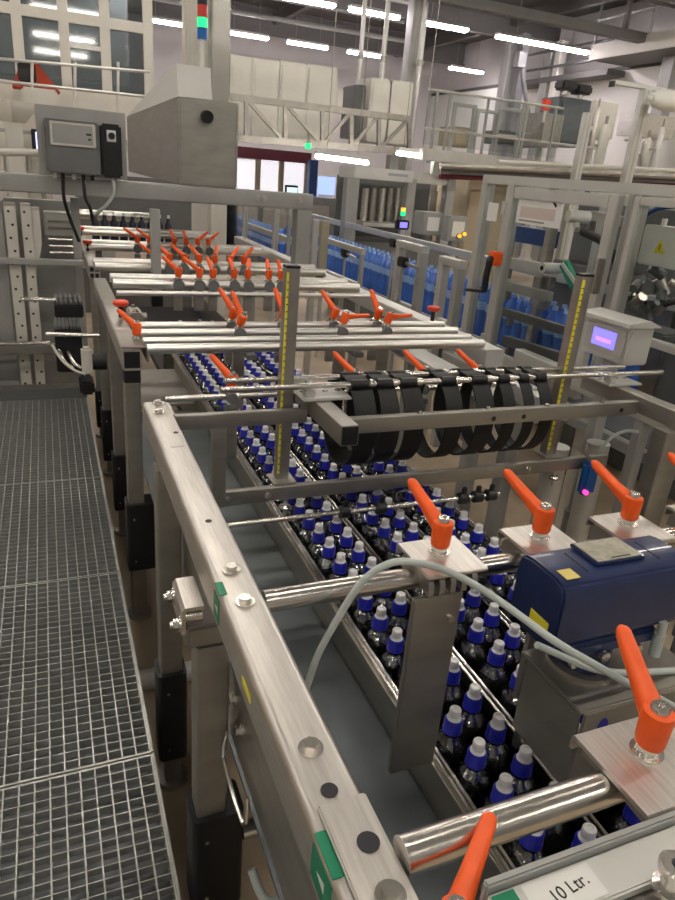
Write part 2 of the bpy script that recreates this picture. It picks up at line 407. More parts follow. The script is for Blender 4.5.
# ================================================================== CONVEYOR, LANES
t = thing('tray', 'blue-grey steel side tray between the bright rail and the bottle lanes', 'tray', (.44, 2, .57))
MB().box(.275, .606, .1, 3.15, .572, .580).build('tray_plate', TRAY, t)
m = MB(); m.box(.29, .606, 3.16, 3.78, .60, .607, .001); m.build('end_plate', SHEET, t)
t = thing('conveyor', 'conveyor bed under the lanes of blue-capped bottles', 'conveyor', (.91, 3, 0))
MB().box(.607, 1.215, .1, 6.4, .40, .443).build('belt', RUBBER, t)
MB().box(.6075, .6115, .1, 3.8, .44, .668).build('side_wall', SHEET, t)
MB().box(1.211, 1.215, .1, 6.4, .44, .60).build('side_wall', SHEET, t)
for y in (.6, 2.2, 3.8, 5.4):
    m = MB(); ztube(m, .91, y, .08, .08, 0, .40); m.build('leg', DSTEEL, t)
def guide(xs, label):
    g = thing('lane_guide', label, 'guide rail', (xs[0], 2.3, .66))
    for x in xs: MB().box(x-.0035, x+.0035, .12, 4.45, .650, .682, .0015).build('strip', PIPE, g)
    m = MB()
    for y in (.3, 1.3, 2.6, 3.9): m.box(xs[0], xs[1], y-.01, y+.01, .652, .660)
    m.build('tie', DSTEEL, g)
guide((.6155, .6255), 'leftmost twin-strip guide along the bottle lanes')
guide((.8055, .8195), 'twin-strip guide between the left and middle bottle lanes')
guide((1.0055, 1.0195), 'twin-strip guide between the middle and right bottle lanes')
guide((1.2055, 1.2195-.001), 'rightmost twin-strip guide along the bottle lanes')

# bottles
BP = .0855; BR = .0415
def bottle_proto():
    t = thing('bottle', 'clear bottle with blue collar and white sports cap in the left lane', 'bottle', (0, 0, 0))
    MB().lathe([(.0, .006), (.030, 0), (BR-.004, .002), (BR, .012), (BR, .190), (BR-.0015, .203), (.0375, .217), (.0315, .230), (.0235, .240), (.0185, .247), (.0185, .2525),
                (.0165, .2525), (.0165, .246), (.0215, .239), (.0295, .229), (.0357, .216), (.0392, .202), (.0400, .190), (.0400, .013), (.036, .008), (0, .010)], n=22).build('body', CLEAR, t)
    MB().lathe([(0, .2528), (.0195, .2528), (.0200, .256), (.0188, .258), (.0186, .279), (.0160, .2835), (.0, .2835)], n=18).build('collar', BCAP, t)
    MB().lathe([(0, .2837), (.0150, .2837), (.0118, .288), (.0113, .290), (.0118, .2912), (.0115, .3045), (.0104, .3062), (.0062, .3062), (.0052, .3046), (0, .3046)], n=16).build('cap', WCAP, t)
    return t
bp = bottle_proto(); first = True
lanes = (((.672, .7455), 'left'), ((.8785, .952), 'middle'), ((1.0755, 1.149), 'right'))
for xs, nm in lanes:
    for r, x in enumerate(xs):
        y = .335 + (BP/2 if r else 0) - (.02 if nm == 'middle' else 0) + (.01 if nm == 'right' else 0)
        while y < 4.42:
            if not (nm == 'right' and y < .95) and not (nm == 'middle' and y < .45):
                o = bp if first else copy_tree(bp); first = False
                o.location = (x + random.uniform(-.0006, .0006), y, .444)
                o.rotation_euler = (0, 0, random.uniform(0, 6))
                sec = 'before the low crossbeam' if y < 1.73 else 'beyond the low crossbeam'
                o['label'] = 'clear bottle with blue collar and white cap in the %s lane, %s' % (nm, sec)
                o['group'] = 'bottles in the %s lane %s' % (nm, sec)
            y += BP

# ================================================================== LEVERS AND CLAMPS
def lever_parts(parent, m=ORANGE, L=.105, s=1.0):
    """lever on a stud, hub at the parent's origin, arm along +Y"""
    z = .0
    b = world_loc(parent)
    st = MB().lathe([(0, 0), (.0185, 0), (.0185, .003), (.013, .0032), (.013, .012), (.010, .012), (.010, .016), (0, .016)], n=20)
    bmesh.ops.translate(st.bm, verts=st.bm.verts, vec=b)
    stud = st.build('stud', PIPE, parent)
    mb = MB()
    mb.lathe([(0, .014), (.0155, .014), (.0165, .018), (.0178, .052), (.0165, .058), (.010, .060), (0, .060)], n=22)
    # arm: rising tapered bar with rounded tip
    secs = []
    for k, (y, w, h) in enumerate(((-.002, .0165, .028), (.02, .0150, .024), (.05, .0130, .018), (.085, .0115, .0155), (L-.005, .0108, .014), (L, .0085, .010), (L+.0035, .004, .005))):
        zc = .044 + max(0, y-.005)*.42
        ring = []
        for a, c in rrect(w*1.72, h, min(w*1.72, h)*.34, 3): ring.append(mb.bm.verts.new((a, y, zc + c)))
        secs.append(ring)
    for a, c in zip(secs, secs[1:]):
        for k in range(len(a)): mb.bm.faces.new((a[k], a[(k+1) % len(a)], c[(k+1) % len(a)], c[k]))
    mb.bm.faces.new(secs[0]); mb.bm.faces.new(secs[-1])
    bmesh.ops.translate(mb.bm, verts=mb.bm.verts, vec=b)
    h = mb.build('handle', m, parent)
    sc = MB().lathe([(0, .058), (.0105, .058), (.0105, .064), (.0092, .0665), (.0045, .0665), (.0040, .063), (0, .063)], n=18)
    bmesh.ops.translate(sc.bm, verts=sc.bm.verts, vec=b); scr = sc.build('screw_cap', PIPE, h)
    return h
lv = bpy.data.objects.new('lever', None); COL.objects.link(lv)
lever_parts(lv)
lv_parts = list(lv.children)
def add_lever(parent, loc, rz, scale=1.0, tilt=0.0):
    """lever as a part 'lever' (> handle, stud) under its clamp"""
    src = [c for c in lv_parts if c.name.startswith('handle')][0]
    off = Vector(loc) - world_loc(parent)
    mw = Matrix.Translation(off) @ Matrix.Rotation(rz, 4, 'Z') @ Matrix.Rotation(tilt, 4, 'X') @ Matrix.Scale(scale, 4)
    h = src.copy(); COL.objects.link(h); h.parent = parent; h.matrix_local = mw; h.name = 'lever'
    for c in lv_parts:
        if c is src: continue
        s = c.copy(); COL.objects.link(s); s.parent = parent; s.matrix_local = mw
    for c in src.children:
        s = c.copy(); COL.objects.link(s); s.parent = h
    return h
YP, ZP, RP = .838, 1.083, .018
def pipe_clamp(label, x, yp, zp, rz, arm_z=.665, arm=True, w=.112, arm_dx=0.0, up=.020):
    t = thing('clamp_bracket', label, 'clamp', (x, yp, zp))
    zt = zp + RP + up
    m = MB()   # bent top plate with turned-down lips
    pl = [(-.058, zt-.006), (-.058, zt-.002), (-.056, zt), (.052, zt), (.056, zt-.004), (.056, zt-.020), (.052, zt-.020), (.052, zt-.006)]
    m.prism([(x-w/2, yp+a, b) for a, b in pl], (w, 0, 0)); m.build('top_plate', BRUSH, t)
    for k in (-.042, -.021, .0, .021, .042):      # toothed shells round the pipe
        m = MB(); pr = []
        for q in range(13):
            a = PI*(q/12); pr.append((yp + .050*math.cos(a), zp - .006 + (RP+up-.002)*math.sin(a)**.45))
        for q in range(13):
            a = PI*(1-q/12); pr.append((yp + (RP+.0006)*math.cos(a), zp - .004 + (RP+.0046)*math.sin(a)))
        m.prism([(x+k-.005, a, b) for a, b in pr], (.010, 0, 0)); m.build('clamp_jaw', DSTEEL, t)
    if arm:
        xa = x + arm_dx
        m = MB()
        if arm_dx < 0:
            m.box(xa-.046, xa+.046, yp-.046, yp-.034, arm_z, zp-.012, .002)
        else:
            m.prism([(xa+a, yp-.046, b) for a, b in ((-.046, zp-.012), (.046, zp-.012), (.046, .80), (.021, .765), (.021, arm_z), (-.021, arm_z), (-.021, .765), (-.046, .80))], (0, .012, 0))
        m.box(xa+.034, xa+.046, yp-.033, yp+.03, max(arm_z, .79), zp-.03, .002)
        m.build('hanger_plate', SHEET, t)
        for z in (zp-.06, ): MB().cyl((xa+.028, yp-.052, z), (xa+.028, yp-.046, z), .007, 10).build('bolt', PIPE, t)
    add_lever(t, (x, yp+.008, zt), rz)
    return t
def cross_pipe(label, x0, x1, y, z, r, name='cross_pipe', m=PIPE, group=None):
    o = MB().cyl((x0, y, z), (x1, y, z), r, 24).build(name, m); return tag(o, label, 'pipe', group)
cross_pipe('thick polished pipe crossing the lanes beneath the blue motor', XR+WR/2+.001, 1.55, YP, ZP, RP)
pipe_clamp('clamp with orange lever, leftmost on the pipe behind the blue motor', .575, YP, ZP, .10, arm_z=.69, arm_dx=-.022)
pipe_clamp('clamp with orange lever, second from left on the pipe behind the motor', .785, YP, ZP, .17, arm_dx=.026)
pipe_clamp('clamp with orange lever, third from left on the pipe behind the motor', .993, YP, ZP, .14, arm_z=.69, arm_dx=.0195)
pipe_clamp('clamp with orange lever at the right edge, beyond the third clamp', 1.20, YP, ZP, .16, arm_z=.69, arm_dx=.014)
YQ, ZQ = .375, 1.110
cross_pipe('thick polished pipe crossing the lanes at the bottom of the picture', XR+WR/2+.001, 1.2, YQ, ZQ, RP)
pipe_clamp('clamp with the largest orange lever, on the pipe nearest the viewer', .572, YQ, ZQ, -.32, arm=False, w=.125, up=.007)
t = thing('link_plate', 'dull steel link plate under the nearest clamp, beside the last bottles', 'bracket', (.53, .33, .9))
m = MB(); m.prism([(.54, .345, 1.06), (.575, .345, 1.06), (.59, .345, .90), (.50, .345, .74), (.46, .345, .78), (.53, .345, .95)], (0, .012, 0)); m.build('plate', SHEET, t)
m = MB(); hexbolt(m, (.545, .345, .985), (0, -1, 0), .011, .012); m.build('bolt', PIPE, t)
# lever lying at the bottom edge
t = thing('clamping_lever', 'orange lever cut by the bottom edge beside the green sticker', 'lever', (.283, .302, 1.07))
MB().cyl((.281, .306, 1.03), (.281, .306, 1.070), .0095, 18).build('stud', PIPE, t)
add_lever(t, (.281, .306, 1.070), -.88, .86, -.10)

# slotted bar at lower right
t = thing('slotted_bar', 'pale slotted bar with handwriting crossing the lower right corner', 'bar', (.6, .25, 1.12))
m = MB(); m.box(.306, .95, .262, .300, 1.128, 1.140, .002); m.build('upper_strip', WMETAL, t)
m = MB(); m.box(.306, .95, .205, .245, 1.128, 1.140, .002); m.build('lower_strip', WMETAL, t)
MB().box(.341, .95, .238, .27, 1.108, 1.1275).build('slot_bed', DSTEEL, t)
MB().box(.306, .95, .301, .309, 1.105, 1.148, .002).build('back_edge', GREY, t)
m = MB(); m.box(.218, .340, .210, .236, 1.1072, 1.1275, .001); m.build('spacer', STEEL, t)
m = MB(); m.box(.308, .331, .266, .297, 1.1402, 1.1408); m.build('sticker', GREEN, t)['label'] = 'green sticker'
m = MB(); m.box(.338, .410, .266, .296, 1.1402, 1.1408); lab = m.build('paper_label', WHITE, t)
text('lettering', '10 Ltr.', INK, .016, (.379, .281, 1.1411), (1, .03, 0), (-.25, 1, 0), lab)
t = thing('thumb_screw', 'round steel thumb screw standing in the slot of the pale bar', 'screw', (.462, .250, 1.14))
MB().lathe([(0, .0005), (.0135, .0005), (.015, .004), (.015, .008), (.0095, .011), (.0085, .022), (.0145, .025), (.0155, .029), (.0155, .033), (.014, .035), (0, .035)], (.462, .250, 1.14), 22).build('knob', PIPE, t)
MB().cyl((.462, .250, 1.1751), (.462, .250, 1.1756), .0055, 14).build('socket', INK, t)

# ================================================================== MOTOR
t = thing('gear_motor', 'dark blue motor box with rating plate, sitting over the lanes', 'motor', (.80, .71, 1.03))
x0, x1, ya, yb, za, zb = .676, .95, .650, .765, 1.035, 1.158
pr = [(ya+.012, za), (ya, za+.015), (ya, zb-.020), (ya+.008, zb-.005), (ya+.03, zb), (yb-.03, zb), (yb-.008, zb-.005), (yb, zb-.020), (yb, za+.015), (yb-.012, za)]
m = MB(); m.prism([(x0, a, b) for a, b in pr], (x1-x0, 0, 0)); bmesh.ops.bevel(m.bm, geom=[e for e in m.bm.edges], offset=.004, segments=2, affect='EDGES', clamp_overlap=True)
hs = m.build('housing', NAVY, t)
m = MB()
m.bm.free()
for x in (.742, .892): m = MB(); m.box(x-.001, x+.001, ya+.03, yb-.03, zb-.0004, zb+.0008); m.build('seam', INK, hs)
m = MB(); m.box(.765, .865, .685, .752, zb, zb+.006, .0015); m.build('plate_pad', NAVY, t)
m = MB(); m.box(.769, .861, .689, .748, zb+.006, zb+.0075, .0005); rp = m.build('rating_plate', mat('worn_plate', (.42, .40, .32), .4, .5, .25, 60), t)
m = MB(); m.box(.80, .84, .6925, .6955, zb+.0075, zb+.0078); m.build('print_line', INK, rp)
m = MB(); m.box(.692, .718, .668, .694, zb-.0004, zb+.0008); m.build('sticker', mat('pale_yellow', (.75, .62, .18), 0, .5), t)['label'] = 'pale yellow sticker'
m = MB(); m.box(x0-.0008, x0+.0004, .668, .712, 1.055, 1.080); m.build('sticker', YELLOW, t)['label'] = 'bright yellow sticker'
m = MB(); m.box(.70, .91, .655, .76, 1.005, 1.034, .006); m.cyl((.80, .70, .96), (.80, .70, 1.006), .045, 24); m.build('gearbox', NAVY, t)
for x, y in ((.73, .642), (.79, .640), (.86, .64)):
    m = MB(); m.lathe([(0, 0), (.010, 0), (.010, .008), (.006, .010), (0, .010)], (x, y+.012, 1.006+.001), 12, (0, -1, 0)); m.build('flange_bolt', PIPE, t)
m = MB(); m.cyl((.905, .648, .985), (.905, .648, 1.03), .010, 14); m.cyl((.905, .648, 1.03), (.905, .648, 1.052), .0075, 12); m.build('cable_gland', CABLE, t)
t = thing('motor_bracket', 'folded steel bracket carrying the blue motor, with an oval hole', 'bracket', (.72, .62, .8))
m = MB()
m.box(.715, .985, .600, .755, .945, .9535, .002); m.build('shelf', SHEET, t)
m = MB(); m.box(.720, .985, .594, .600, .772, .9535, .002); m.build('front_plate', SHEET, t)
MB().prism([(.715, .602, .945), (.715, .735, .945), (.715, .735, .80), (.73, .602, .78)], (.004, 0, 0)).build('side_plate', SHEET, t)
m = MB(); m.prism([(.7625+.011*math.cos(a), .5938, .915+.020*math.sin(a)) for a in [2*PI*k/16 for k in range(16)]], (0, -.0006, 0)); m.build('hole', BCAP, t)
m = MB(); m.cyl((.80, .70, .9536), (.80, .70, .962), .06, 20); m.build('foot_ring', DSTEEL, t)

# cable over the clamp
def cab(name, label, pts, r):
    return tag(MB().tube(pts, r, 10).build(name, CABLE), label, 'cable')
cab('cable', 'long pale cable looping over the leftmost clamp and below the motor',
    [at(306, 690, Y=.80), at(318, 655, Y=.79), at(338, 618, Y=.785), at(362, 582, Y=.78), at(388, 564, Y=.775), at(412, 562, Y=.77), at(445, 570, Y=.765), at(480, 588, Y=.745), at(515, 612, Y=.69),
     at(553, 640, Y=.60), at(590, 662, Y=.575), at(630, 684, Y=.57), at(662, 700, Y=.575), at(700, 722, Y=.575)], .0058)
cab('cable', 'second pale cable running level from below the motor to the right edge',
    [at(537, 645, Y=.63), at(560, 655, Y=.628), at(590, 668, Y=.626), at(615, 672, Y=.625), at(645, 672, Y=.625), at(690, 670, Y=.63)], .0055)

# ================================================================== CROSS FRAME WITH BELT LOOPS
YC = 1.755
t = thing('low_crossbeam', 'low steel crossbeam spanning just above the bottle caps', 'beam', (1.1, YC, .8))
xtube(MB(), YC, .797, .022, .045, .405, 1.86, .003).build('beam', SHEET, t)
xtube(MB(), YC, 1.042, .022, .042, XR+WR/2+.001, .66, .003).build('arm', SHEET, t)
ztube(MB(), .402, YC, .042, .030, .775, 1.0205, .003).build('upright', SHEET, t)
for x in (.43, .55, 1.5): hexbolt(MB(), (x, YC-.011, .797), (0, -1, 0), .007, .006).build('bolt', PIPE, t)
MB().box(XR+WR/2+.0005, XR+WR/2+.006, YC-.07, YC+.03, 1.02, 1.09).build('end_plate', STEEL, t)
def ruler_post(label, x, y, z0, z1, w=.040, d=.034, rw=.007):
    t = thing('ruler_post', label, 'post', (x, y, z0))
    ztube(MB(), x, y, w, d, z0, z1, .003).build('post', DSTEEL, t)
    MB().box(x-w/2-.001, x+w/2+.001, y-d/2-.001, y+d/2+.001, z1, z1+.008, .002).build('end_cap', BLACK, t)
    ru = MB().box(x-w/2+.001, x-w/2+.001+rw, y-d/2-.0012, y-d/2-.0002, z0+.02, z1-.01).build('ruler', YELLOW, t)
    m = MB(); k = z0+.03
    while k < z1-.02: m.box(x-w/2+.003, x-w/2+rw+.0008, y-d/2-.0017, y-d/2-.0013, k, k+.003); k += .02
    m.build('scale_marks', INK, ru)
    MB().box(x-w*.9, x+w*.9, y-.045, y+.03, z0-.006, z0, .001).build('base_plate', STEEL, t)
    return t
def post_foot(t, x, y, z):
    m = MB(); m.cyl((x, y-.02, z-.10), (x, y-.02, z-.006), .008, 12); m.lathe([(0, 0), (.02, 0), (.021, .006), (.012, .012), (0, .012)], (x, y-.02, z-.068), 18); m.build('spindle', STEEL, t)
p = ruler_post('upright post with yellow ruler at the left end of the belt loops', .608, 1.80, .827, 1.455)
p = ruler_post('upright post with yellow ruler before the screen box at right', 1.622, 1.80, .827, 1.455, .046, .038, .012)
for x in (.604, 1.616): 
    t = thing('adjusting_nut', 'round steel nut on a thread below the %s ruler post' % ('left' if x < 1 else 'right'), 'nut', (x, 1.735, .75))
    m = MB(); m.cyl((x, 1.735, .725), (x, 1.735, .774), .006, 12); m.build('thread', STEEL, t)
    MB().lathe([(0, 0), (.019, 0), (.020, .006), (.012, .012), (0, .012)], (x, 1.735, .752), 18).build('collar', PIPE, t)
# upper frame
t = thing('loop_frame', 'raised steel frame from which the black belt loops hang', 'frame', (1.3, 1.7, 1.05))
for x, y0, y1, w in ((.690, 1.50, 1.87, .050), (1.80, 1.40, 1.87, .056)):
    f = ytube(MB(), x, 1.072, w, .056, y0, y1, .003).build('side_tube', SHEET, t)
    MB().box(x-w/2+.003, x+w/2-.003, y0-.003, y0-.0005, 1.047, 1.097).build('end_cap', BLACK, f)
xtube(MB(), 1.60, 1.062, .024, .046, .716, 1.771, .003).build('front_bar', SHEET, t)
for x in (.95, 1.18, 1.40, 1.62): hexbolt(MB(), (x, 1.60, 1.0852), (0, 0, 1), .006, .006).build('bolt', PIPE, t)
for x in (1.20, 1.31, 1.70): MB().cyl((x, 1.5878, 1.058), (x, 1.5872, 1.058), .008, 14).build('hole', INK, t)
for x in (.690, 1.80):
    m = MB(); m.box(x-.06, x+.09, 1.70, 1.86, 1.1005, 1.108, .003); m.build('rod_plate', ALU, t)
    m = MB()
    for y in (1.73, 1.81): m.box(x-.05, x-.02, y-.018, y+.018, 1.108, 1.128, .003)
    m.build('rod_block', ALU, t)
    for dx in (-.04, .03, .07): hexbolt(MB(), (x+dx, 1.77, 1.108), r=.006, h=.005).build('bolt', PIPE, t)
xtube(MB(), 1.50, 1.06, .05, .056, 1.829, 2.25, .003).build('outer_bar', SHEET, t)
ztube(MB(), 1.765, 1.44, .085, .06, .0, 1.0425).build('outer_post', SHEET, t)
for y, lab in ((1.73, 'front one of the twin thin rods carrying the belt loops'), (1.81, 'rear one of the twin thin rods carrying the belt loops')):
    cross_pipe(lab, .40 if y < 1.8 else .43, 2.0 if y < 1.8 else 1.90, y, 1.137, .0085, 'thin_rod')
def belt_loop(x, w, label, k):
    t = thing('belt_loop', label, 'belt', (x, 1.79, 1.12), 'black belt loops on the twin rods')
    bm = bmesh.new(); n = 40
    def ring(off):
        o = []
        for q in range(n):
            a = 2*PI*q/n; yy = 1.80 + (.135 - off)*math.cos(a); zz = 1.005 + (.145 - off)*math.sin(a)
            if zz > 1.146 - off: zz = 1.146 - off
            o.append((yy, zz))
        return o
    A, B = ring(0), ring(.005)
    V = [[bm.verts.new((x + sx*w/2, a, b)) for a, b in P_] for P_ in (A, B) for sx in (-1, 1)]
    for q in range(n):
        r = (q+1) % n
        for i, j in ((0, 1), (1, 3), (3, 2), (2, 0)): bm.faces.new((V[i][q], V[i][r], V[j][r], V[j][q]))
    mb = MB(); mb.bm.free(); mb.bm = bm; mb.build('band', RUBBER, t)
    for y in (1.73, 1.81):
        m = MB(); m.cyl((x-w*.5, y, 1.137), (x+w*.32, y, 1.137), .0145, 16); m.build('clip', BLACK, t)
        m = MB(); m.cyl((x+w*.32, y, 1.137), (x+w*.62, y, 1.137), .013, 14); m.build('clip_ring', PIPE, t)
ordn = ('first', 'second', 'third', 'fourth', 'fifth', 'sixth', 'seventh', 'eighth')
for i, (px, w) in enumerate(((366, .068), (391, .060), (415, .064), (455, .058), (486, .064), (510, .046), (530, .040), (547, .046))):
    belt_loop(at(px, 378, Y=1.70).x, w, '%s black belt loop from the left on the twin rods' % ordn[i], i)
# thin sensor rod with black clips just above the bottles
cross_pipe('thin rod with black clips just above the caps in mid picture', at(222, 525, Z=.80).x, at(490, 494, Z=.80).x + .03, 1.585, .80, .0075, 'thin_rod')
for i, px in enumerate((346, 382, 463, 477, 490)):
    x = at(px, 500, Y=1.585).x
    t = thing('rod_clip', '%s black clip from the left on the thin rod above the caps' % ordn[i], 'clip', (x, 1.585, .80), 'black clips on the thin rod')
    MB().cyl((x-.016, 1.585, .80), (x+.012, 1.585, .80), .019, 16).build('body', BLACK, t)
    m = MB(); m.obox((x, 1.585, .826), (.016, .012, .022), None, .003); m.build('screw_ear', BLACK, t)
t = thing('hook_wire', 'bent wire pin on the low crossbeam above the bottle caps', 'wire', (1.0, 1.74, .78))
MB().tube([at(398, 503, Y=1.72), at(397, 494, Y=1.72), at(402, 491, Y=1.72), at(424, 489, Y=1.72)], .003, 6).build('wire', PIPE, t)
# hangers between lanes under the far rods
# ================================================================== RIGHT RAIL AND FAR CROSS RODS
XQ = 1.60
def rrail(label, x, y0, y1, w=.085, zt=1.1):
    t = thing('machine_rail', label, 'machine rail', (x, (y0+y1)/2, zt-.07))
    ytube(MB(), x, zt-.035, w, .07, y0, y1, .008).build('tube', ALU, t)
    for y in (y0+.2, y1-.2, (y0+y1)/2): hexbolt(MB(), (x, y, zt+.0003), r=.009, h=.008).build('bolt', PIPE, t)
    for y in ((y0+.06, y1-.5) if y1-y0 > 1 else (y1-.06,)):
        ztube(MB(), x, y, .06, .06, .02, zt-.071).build('leg', GREY, t)
        MB().cyl((x, y, 0), (x, y, .02), .045, 16).build('foot', DSTEEL, t)
    return t
rrail('pale right rail of the machine, running back from the red knob', 1.63, 2.22, 6.4)
rrail('pale near right rail beneath the screen box', 1.70, 1.86, 2.18, .08, .99)
yy = lambda py, z: at(250, py, Z=z).y
cross = []
def rodrow(label, y, z, r, x0=.272, x1=1.57):
    x0 = .225 if 3.9 < y < 7 else x0; cross.append((y, z, r)); return cross_pipe(label, x0, x1, y, z, r, 'cross_rod', ROD)
rodrow('farthest rod of the four-rod ladder behind the belt loops', 2.545, 1.130, .015)
rodrow('second farthest rod of the four-rod ladder behind the belt loops', 2.435, 1.128, .016)
rodrow('second nearest rod of the four-rod ladder behind the belt loops', 2.345, 1.122, .014, x1=1.58)
rodrow('nearest rod of the four-rod ladder behind the belt loops', 2.245, 1.120, .017, x1=1.58)
rodrow('thin lone rod crossing between the ladder and the lever rows', 3.30, 1.115, .012)
for nm, ya, yb, x1 in (('first lever row counted from the front', 3.50, 3.68, 1.58), ('second lever row counted from the front', 4.05, 4.25, 1.585), ('third lever row counted from the front', 4.95, 5.2, 1.50),
                       ('fourth lever row counted from the front', 5.9, 6.2, 1.30)):
    rodrow('front rod of the ' + nm, ya, 1.125, .023, x1=x1); rodrow('back rod of the ' + nm, yb, 1.125, .023, x1=x1)
rodrow('rearmost bright tube below the gantry beam', 7.6, 1.13, .05, .3, 1.0)
# lever clamps on the far rods
def far_clamp(label, x, y, z, rz, grp, tilt=.0, rr=.016, sc=1.0, drop=.16, bx=.05):
    t = thing('lever_clamp', label, 'clamp', (x, y, z), grp)
    m = MB(); m.obox((x, y - bx/2 + .025, z-.045), (.036, bx, .020), None, .003); m.cyl((x, y-.026, z), (x, y+.026, z), rr+.006, 14)
    m.build('block', DGREY, t)
    m = MB(); m.box(x-.022, x+.022, y-.010, y+.010, z-drop, z-.053, .001); m.build('hanger_plate', SHEET, t)
    add_lever(t, (x, y, z+rr+.004), rz, sc, tilt)
    return t
# ladder levers (px, dir): each stands on the ladder rods
G1 = 'lever clamps on the four-rod ladder'
for px, y, rz, nm, tl in ((231, 2.545, .55, 'leftmost lever clamp on the far rod of the ladder', .35), (239, 2.435, .35, 'leftmost lever clamp on the near side of the ladder', .5),
                      (332, 2.545, .45, 'middle lever clamp on the ladder, arm raised to the left', .3), (341, 2.435, -1.45, 'middle lever clamp on the ladder, arm lying to the right', -.36),
                      (375, 2.545, .12, 'right lever clamp on the ladder, arm standing up', .4), (385, 2.435, -1.45, 'right lever clamp on the ladder, arm lying to the right', -.36),
                      (281, 2.545, .25, 'lever clamp hidden behind the left ruler post on the ladder', .4)):
    far_clamp(nm, at(px, 330, Y=y).x, y, 1.129, rz, G1, tl, .016, .95, .30 if y < 2.5 else .15, .22 if y < 2.5 else .05)
rowlab = (('first', 3.50, 1.125), ('second', 4.05, 1.125), ('third', 4.95, 1.125), ('fourth', 5.9, 1.125))
rowpx = {3.50: ((178, 275, .75), (199, 276, .75), (213, 276, .1), (234, 276, .05), (248, 275, -.3), (269, 274, -.15), (281, 275, -.1)),
         4.05: ((155, 258, 1.0), (169, 259, .6), (184, 259, .7), (199, 259, .4), (215, 260, -.35), (231, 260, -.7), (244, 260, -.8)),
         4.95: ((137, 240, 1.0), (149, 240, .9), (174, 240, .1), (186, 240, .0), (198, 240, -1.0), (209, 240, -1.0))}
for (rn, y, z) in rowlab[:3]:
    for i, (px, py, rz) in enumerate(rowpx[y]):
        far_clamp('%s orange lever from the left in the %s lever row' % (ordn[i], rn), at(px, py, Y=y).x, y, z, rz, 'levers of the %s lever row' % rn, .12, .023, 1.0, .13)
# single levers by the frame
for px, py, Y_, nm in ((354, 372, 2.05, 'orange lever clamp behind the rods, left of the belt loops'), (424, 374, 2.05, 'orange lever clamp seen between the belt loops'), (478, 366, 2.05, 'orange lever clamp behind the rods, right of the belt loops'), (231, 372, 2.05, 'orange lever clamp half hidden by the left ruler post')):
    far_clamp(nm, at(px, py, Y=Y_).x, Y_, 1.01, .55, 'levers behind the twin rods', .15, .012, 1.0, .22)
cross_pipe('thin rod running behind the black belt loops at lever height', .30, 1.62, 2.05, 1.01, .010, 'thin_rod')
# red knobs on rails
for (px, py, z, X_), nm in (((121, 312, 1.105, .245), 'red mushroom knob on the middle left rail'), ((433, 314, 1.1, 1.64), 'red mushroom knob on the pale right rail'),
                       ((81, 236, 1.1, .235), 'farther red knob on the far left rail'), ((88, 253, 1.1, .235), 'nearer red knob on the far left rail')):
    p = at(px, py, X=X_); y = p.y if X_ > 1 or py > 300 else p.y
    t = thing('clamping_screw', nm, 'knob', (X_, y, z))
    MB().cyl((X_, y, z), (X_, y, z+.045), .010, 12).build('stem', BLACK, t)
    MB().lathe([(0, 0), (.022, 0), (.030, .008), (.031, .016), (.026, .022), (0, .023)], (X_, y, z+.045), 20).build('knob_head', RED, t)
t = thing('clamping_lever', 'small orange lever on the middle left rail beside the red knob', 'lever', (.245, 2.60, 1.105))
MB().cyl((.262, 2.43, 1.105), (.262, 2.43, 1.118), .012, 14).build('stud', PIPE, t)
add_lever(t, (.262, 2.43, 1.112), .55, .95)
t = thing('rail_bracket', 'dark bracket with bolts behind the red knob on the middle left rail', 'bracket', (.29, 2.8, 1.05))
m = MB(); m.box(.268, .32, 2.72, 2.86, 1.06, 1.14, .006); m.cyl((.32, 2.79, 1.11), (.34, 2.79, 1.11), .018, 14); m.build('body', DSTEEL, t)
for y in (2.74, 2.84): hexbolt(MB(), (.294, y, 1.1405), r=.009, h=.009).build('bolt', PIPE, t)
# other upright posts on the far section
for x, y, z0, z1, nm in ((.52, 3.80, 1.00, 1.46, 'slim grey post rising between the lever rows, under the gantry beam'), (1.585, 4.10, 1.102, 1.43, 'tan post with a faded ruler at the far right rail')):
    t = thing('upright_post', nm, 'post', (x, y, z0)); ztube(MB(), x, y, .05, .04, z0, z1).build('post', GREY if x < 1 else mat('tan_paint', (.36, .33, .24), .3, .5), t)
    MB().box(x-.03, x+.03, y-.03, y+.03, z0-.04, z0+.02 if x < 1 else z0, .002).build('foot_block', BLACK, t)

# ================================================================== GANTRY WITH CABINET
t = thing('gantry', 'grey portal beam spanning the machine with a column at its right end', 'gantry', (.6, 4.55, 0))
xtube(MB(), 4.55, 1.515, .10, .10, -.75, 1.645, .01).build('beam', GREY, t)
ztube(MB(), 1.592, 4.55, .105, .10, 1.105, 1.4645, .01).build('column', GREY, t)
for x in (1.27, 1.31, 1.55): hexbolt(MB(), (x, 4.4995, 1.52), (0, -1, 0), .012, .01).build('bolt', STEEL, t)
m = MB(); ztube(m, -.70, 4.55, .09, .09, 0, 1.464); m.build('column', GREY, t)
t = thing('steel_cabinet', 'large stainless cabinet with a pale slanted hood, on the grey gantry', 'cabinet', (.94, 5.8, 1.57))
m = MB(); m.box(.76, 1.128, 4.50, 7.3, 1.5665, 2.05, .006); m.build('body', SHEET, t)
m = MB(); m.prism([(.765, 4.50, 2.051), (.765, 7.3, 2.051), (.765, 4.75, 2.225), (.765, 4.55, 2.225)], (.20, 0, 0)); m.build('hood', WHITE, t)
m = MB(); m.cyl((.93, 4.499, 1.96), (.93, 4.45, 1.955), .035, 18); m.build('rotary_knob', BLACK, t)
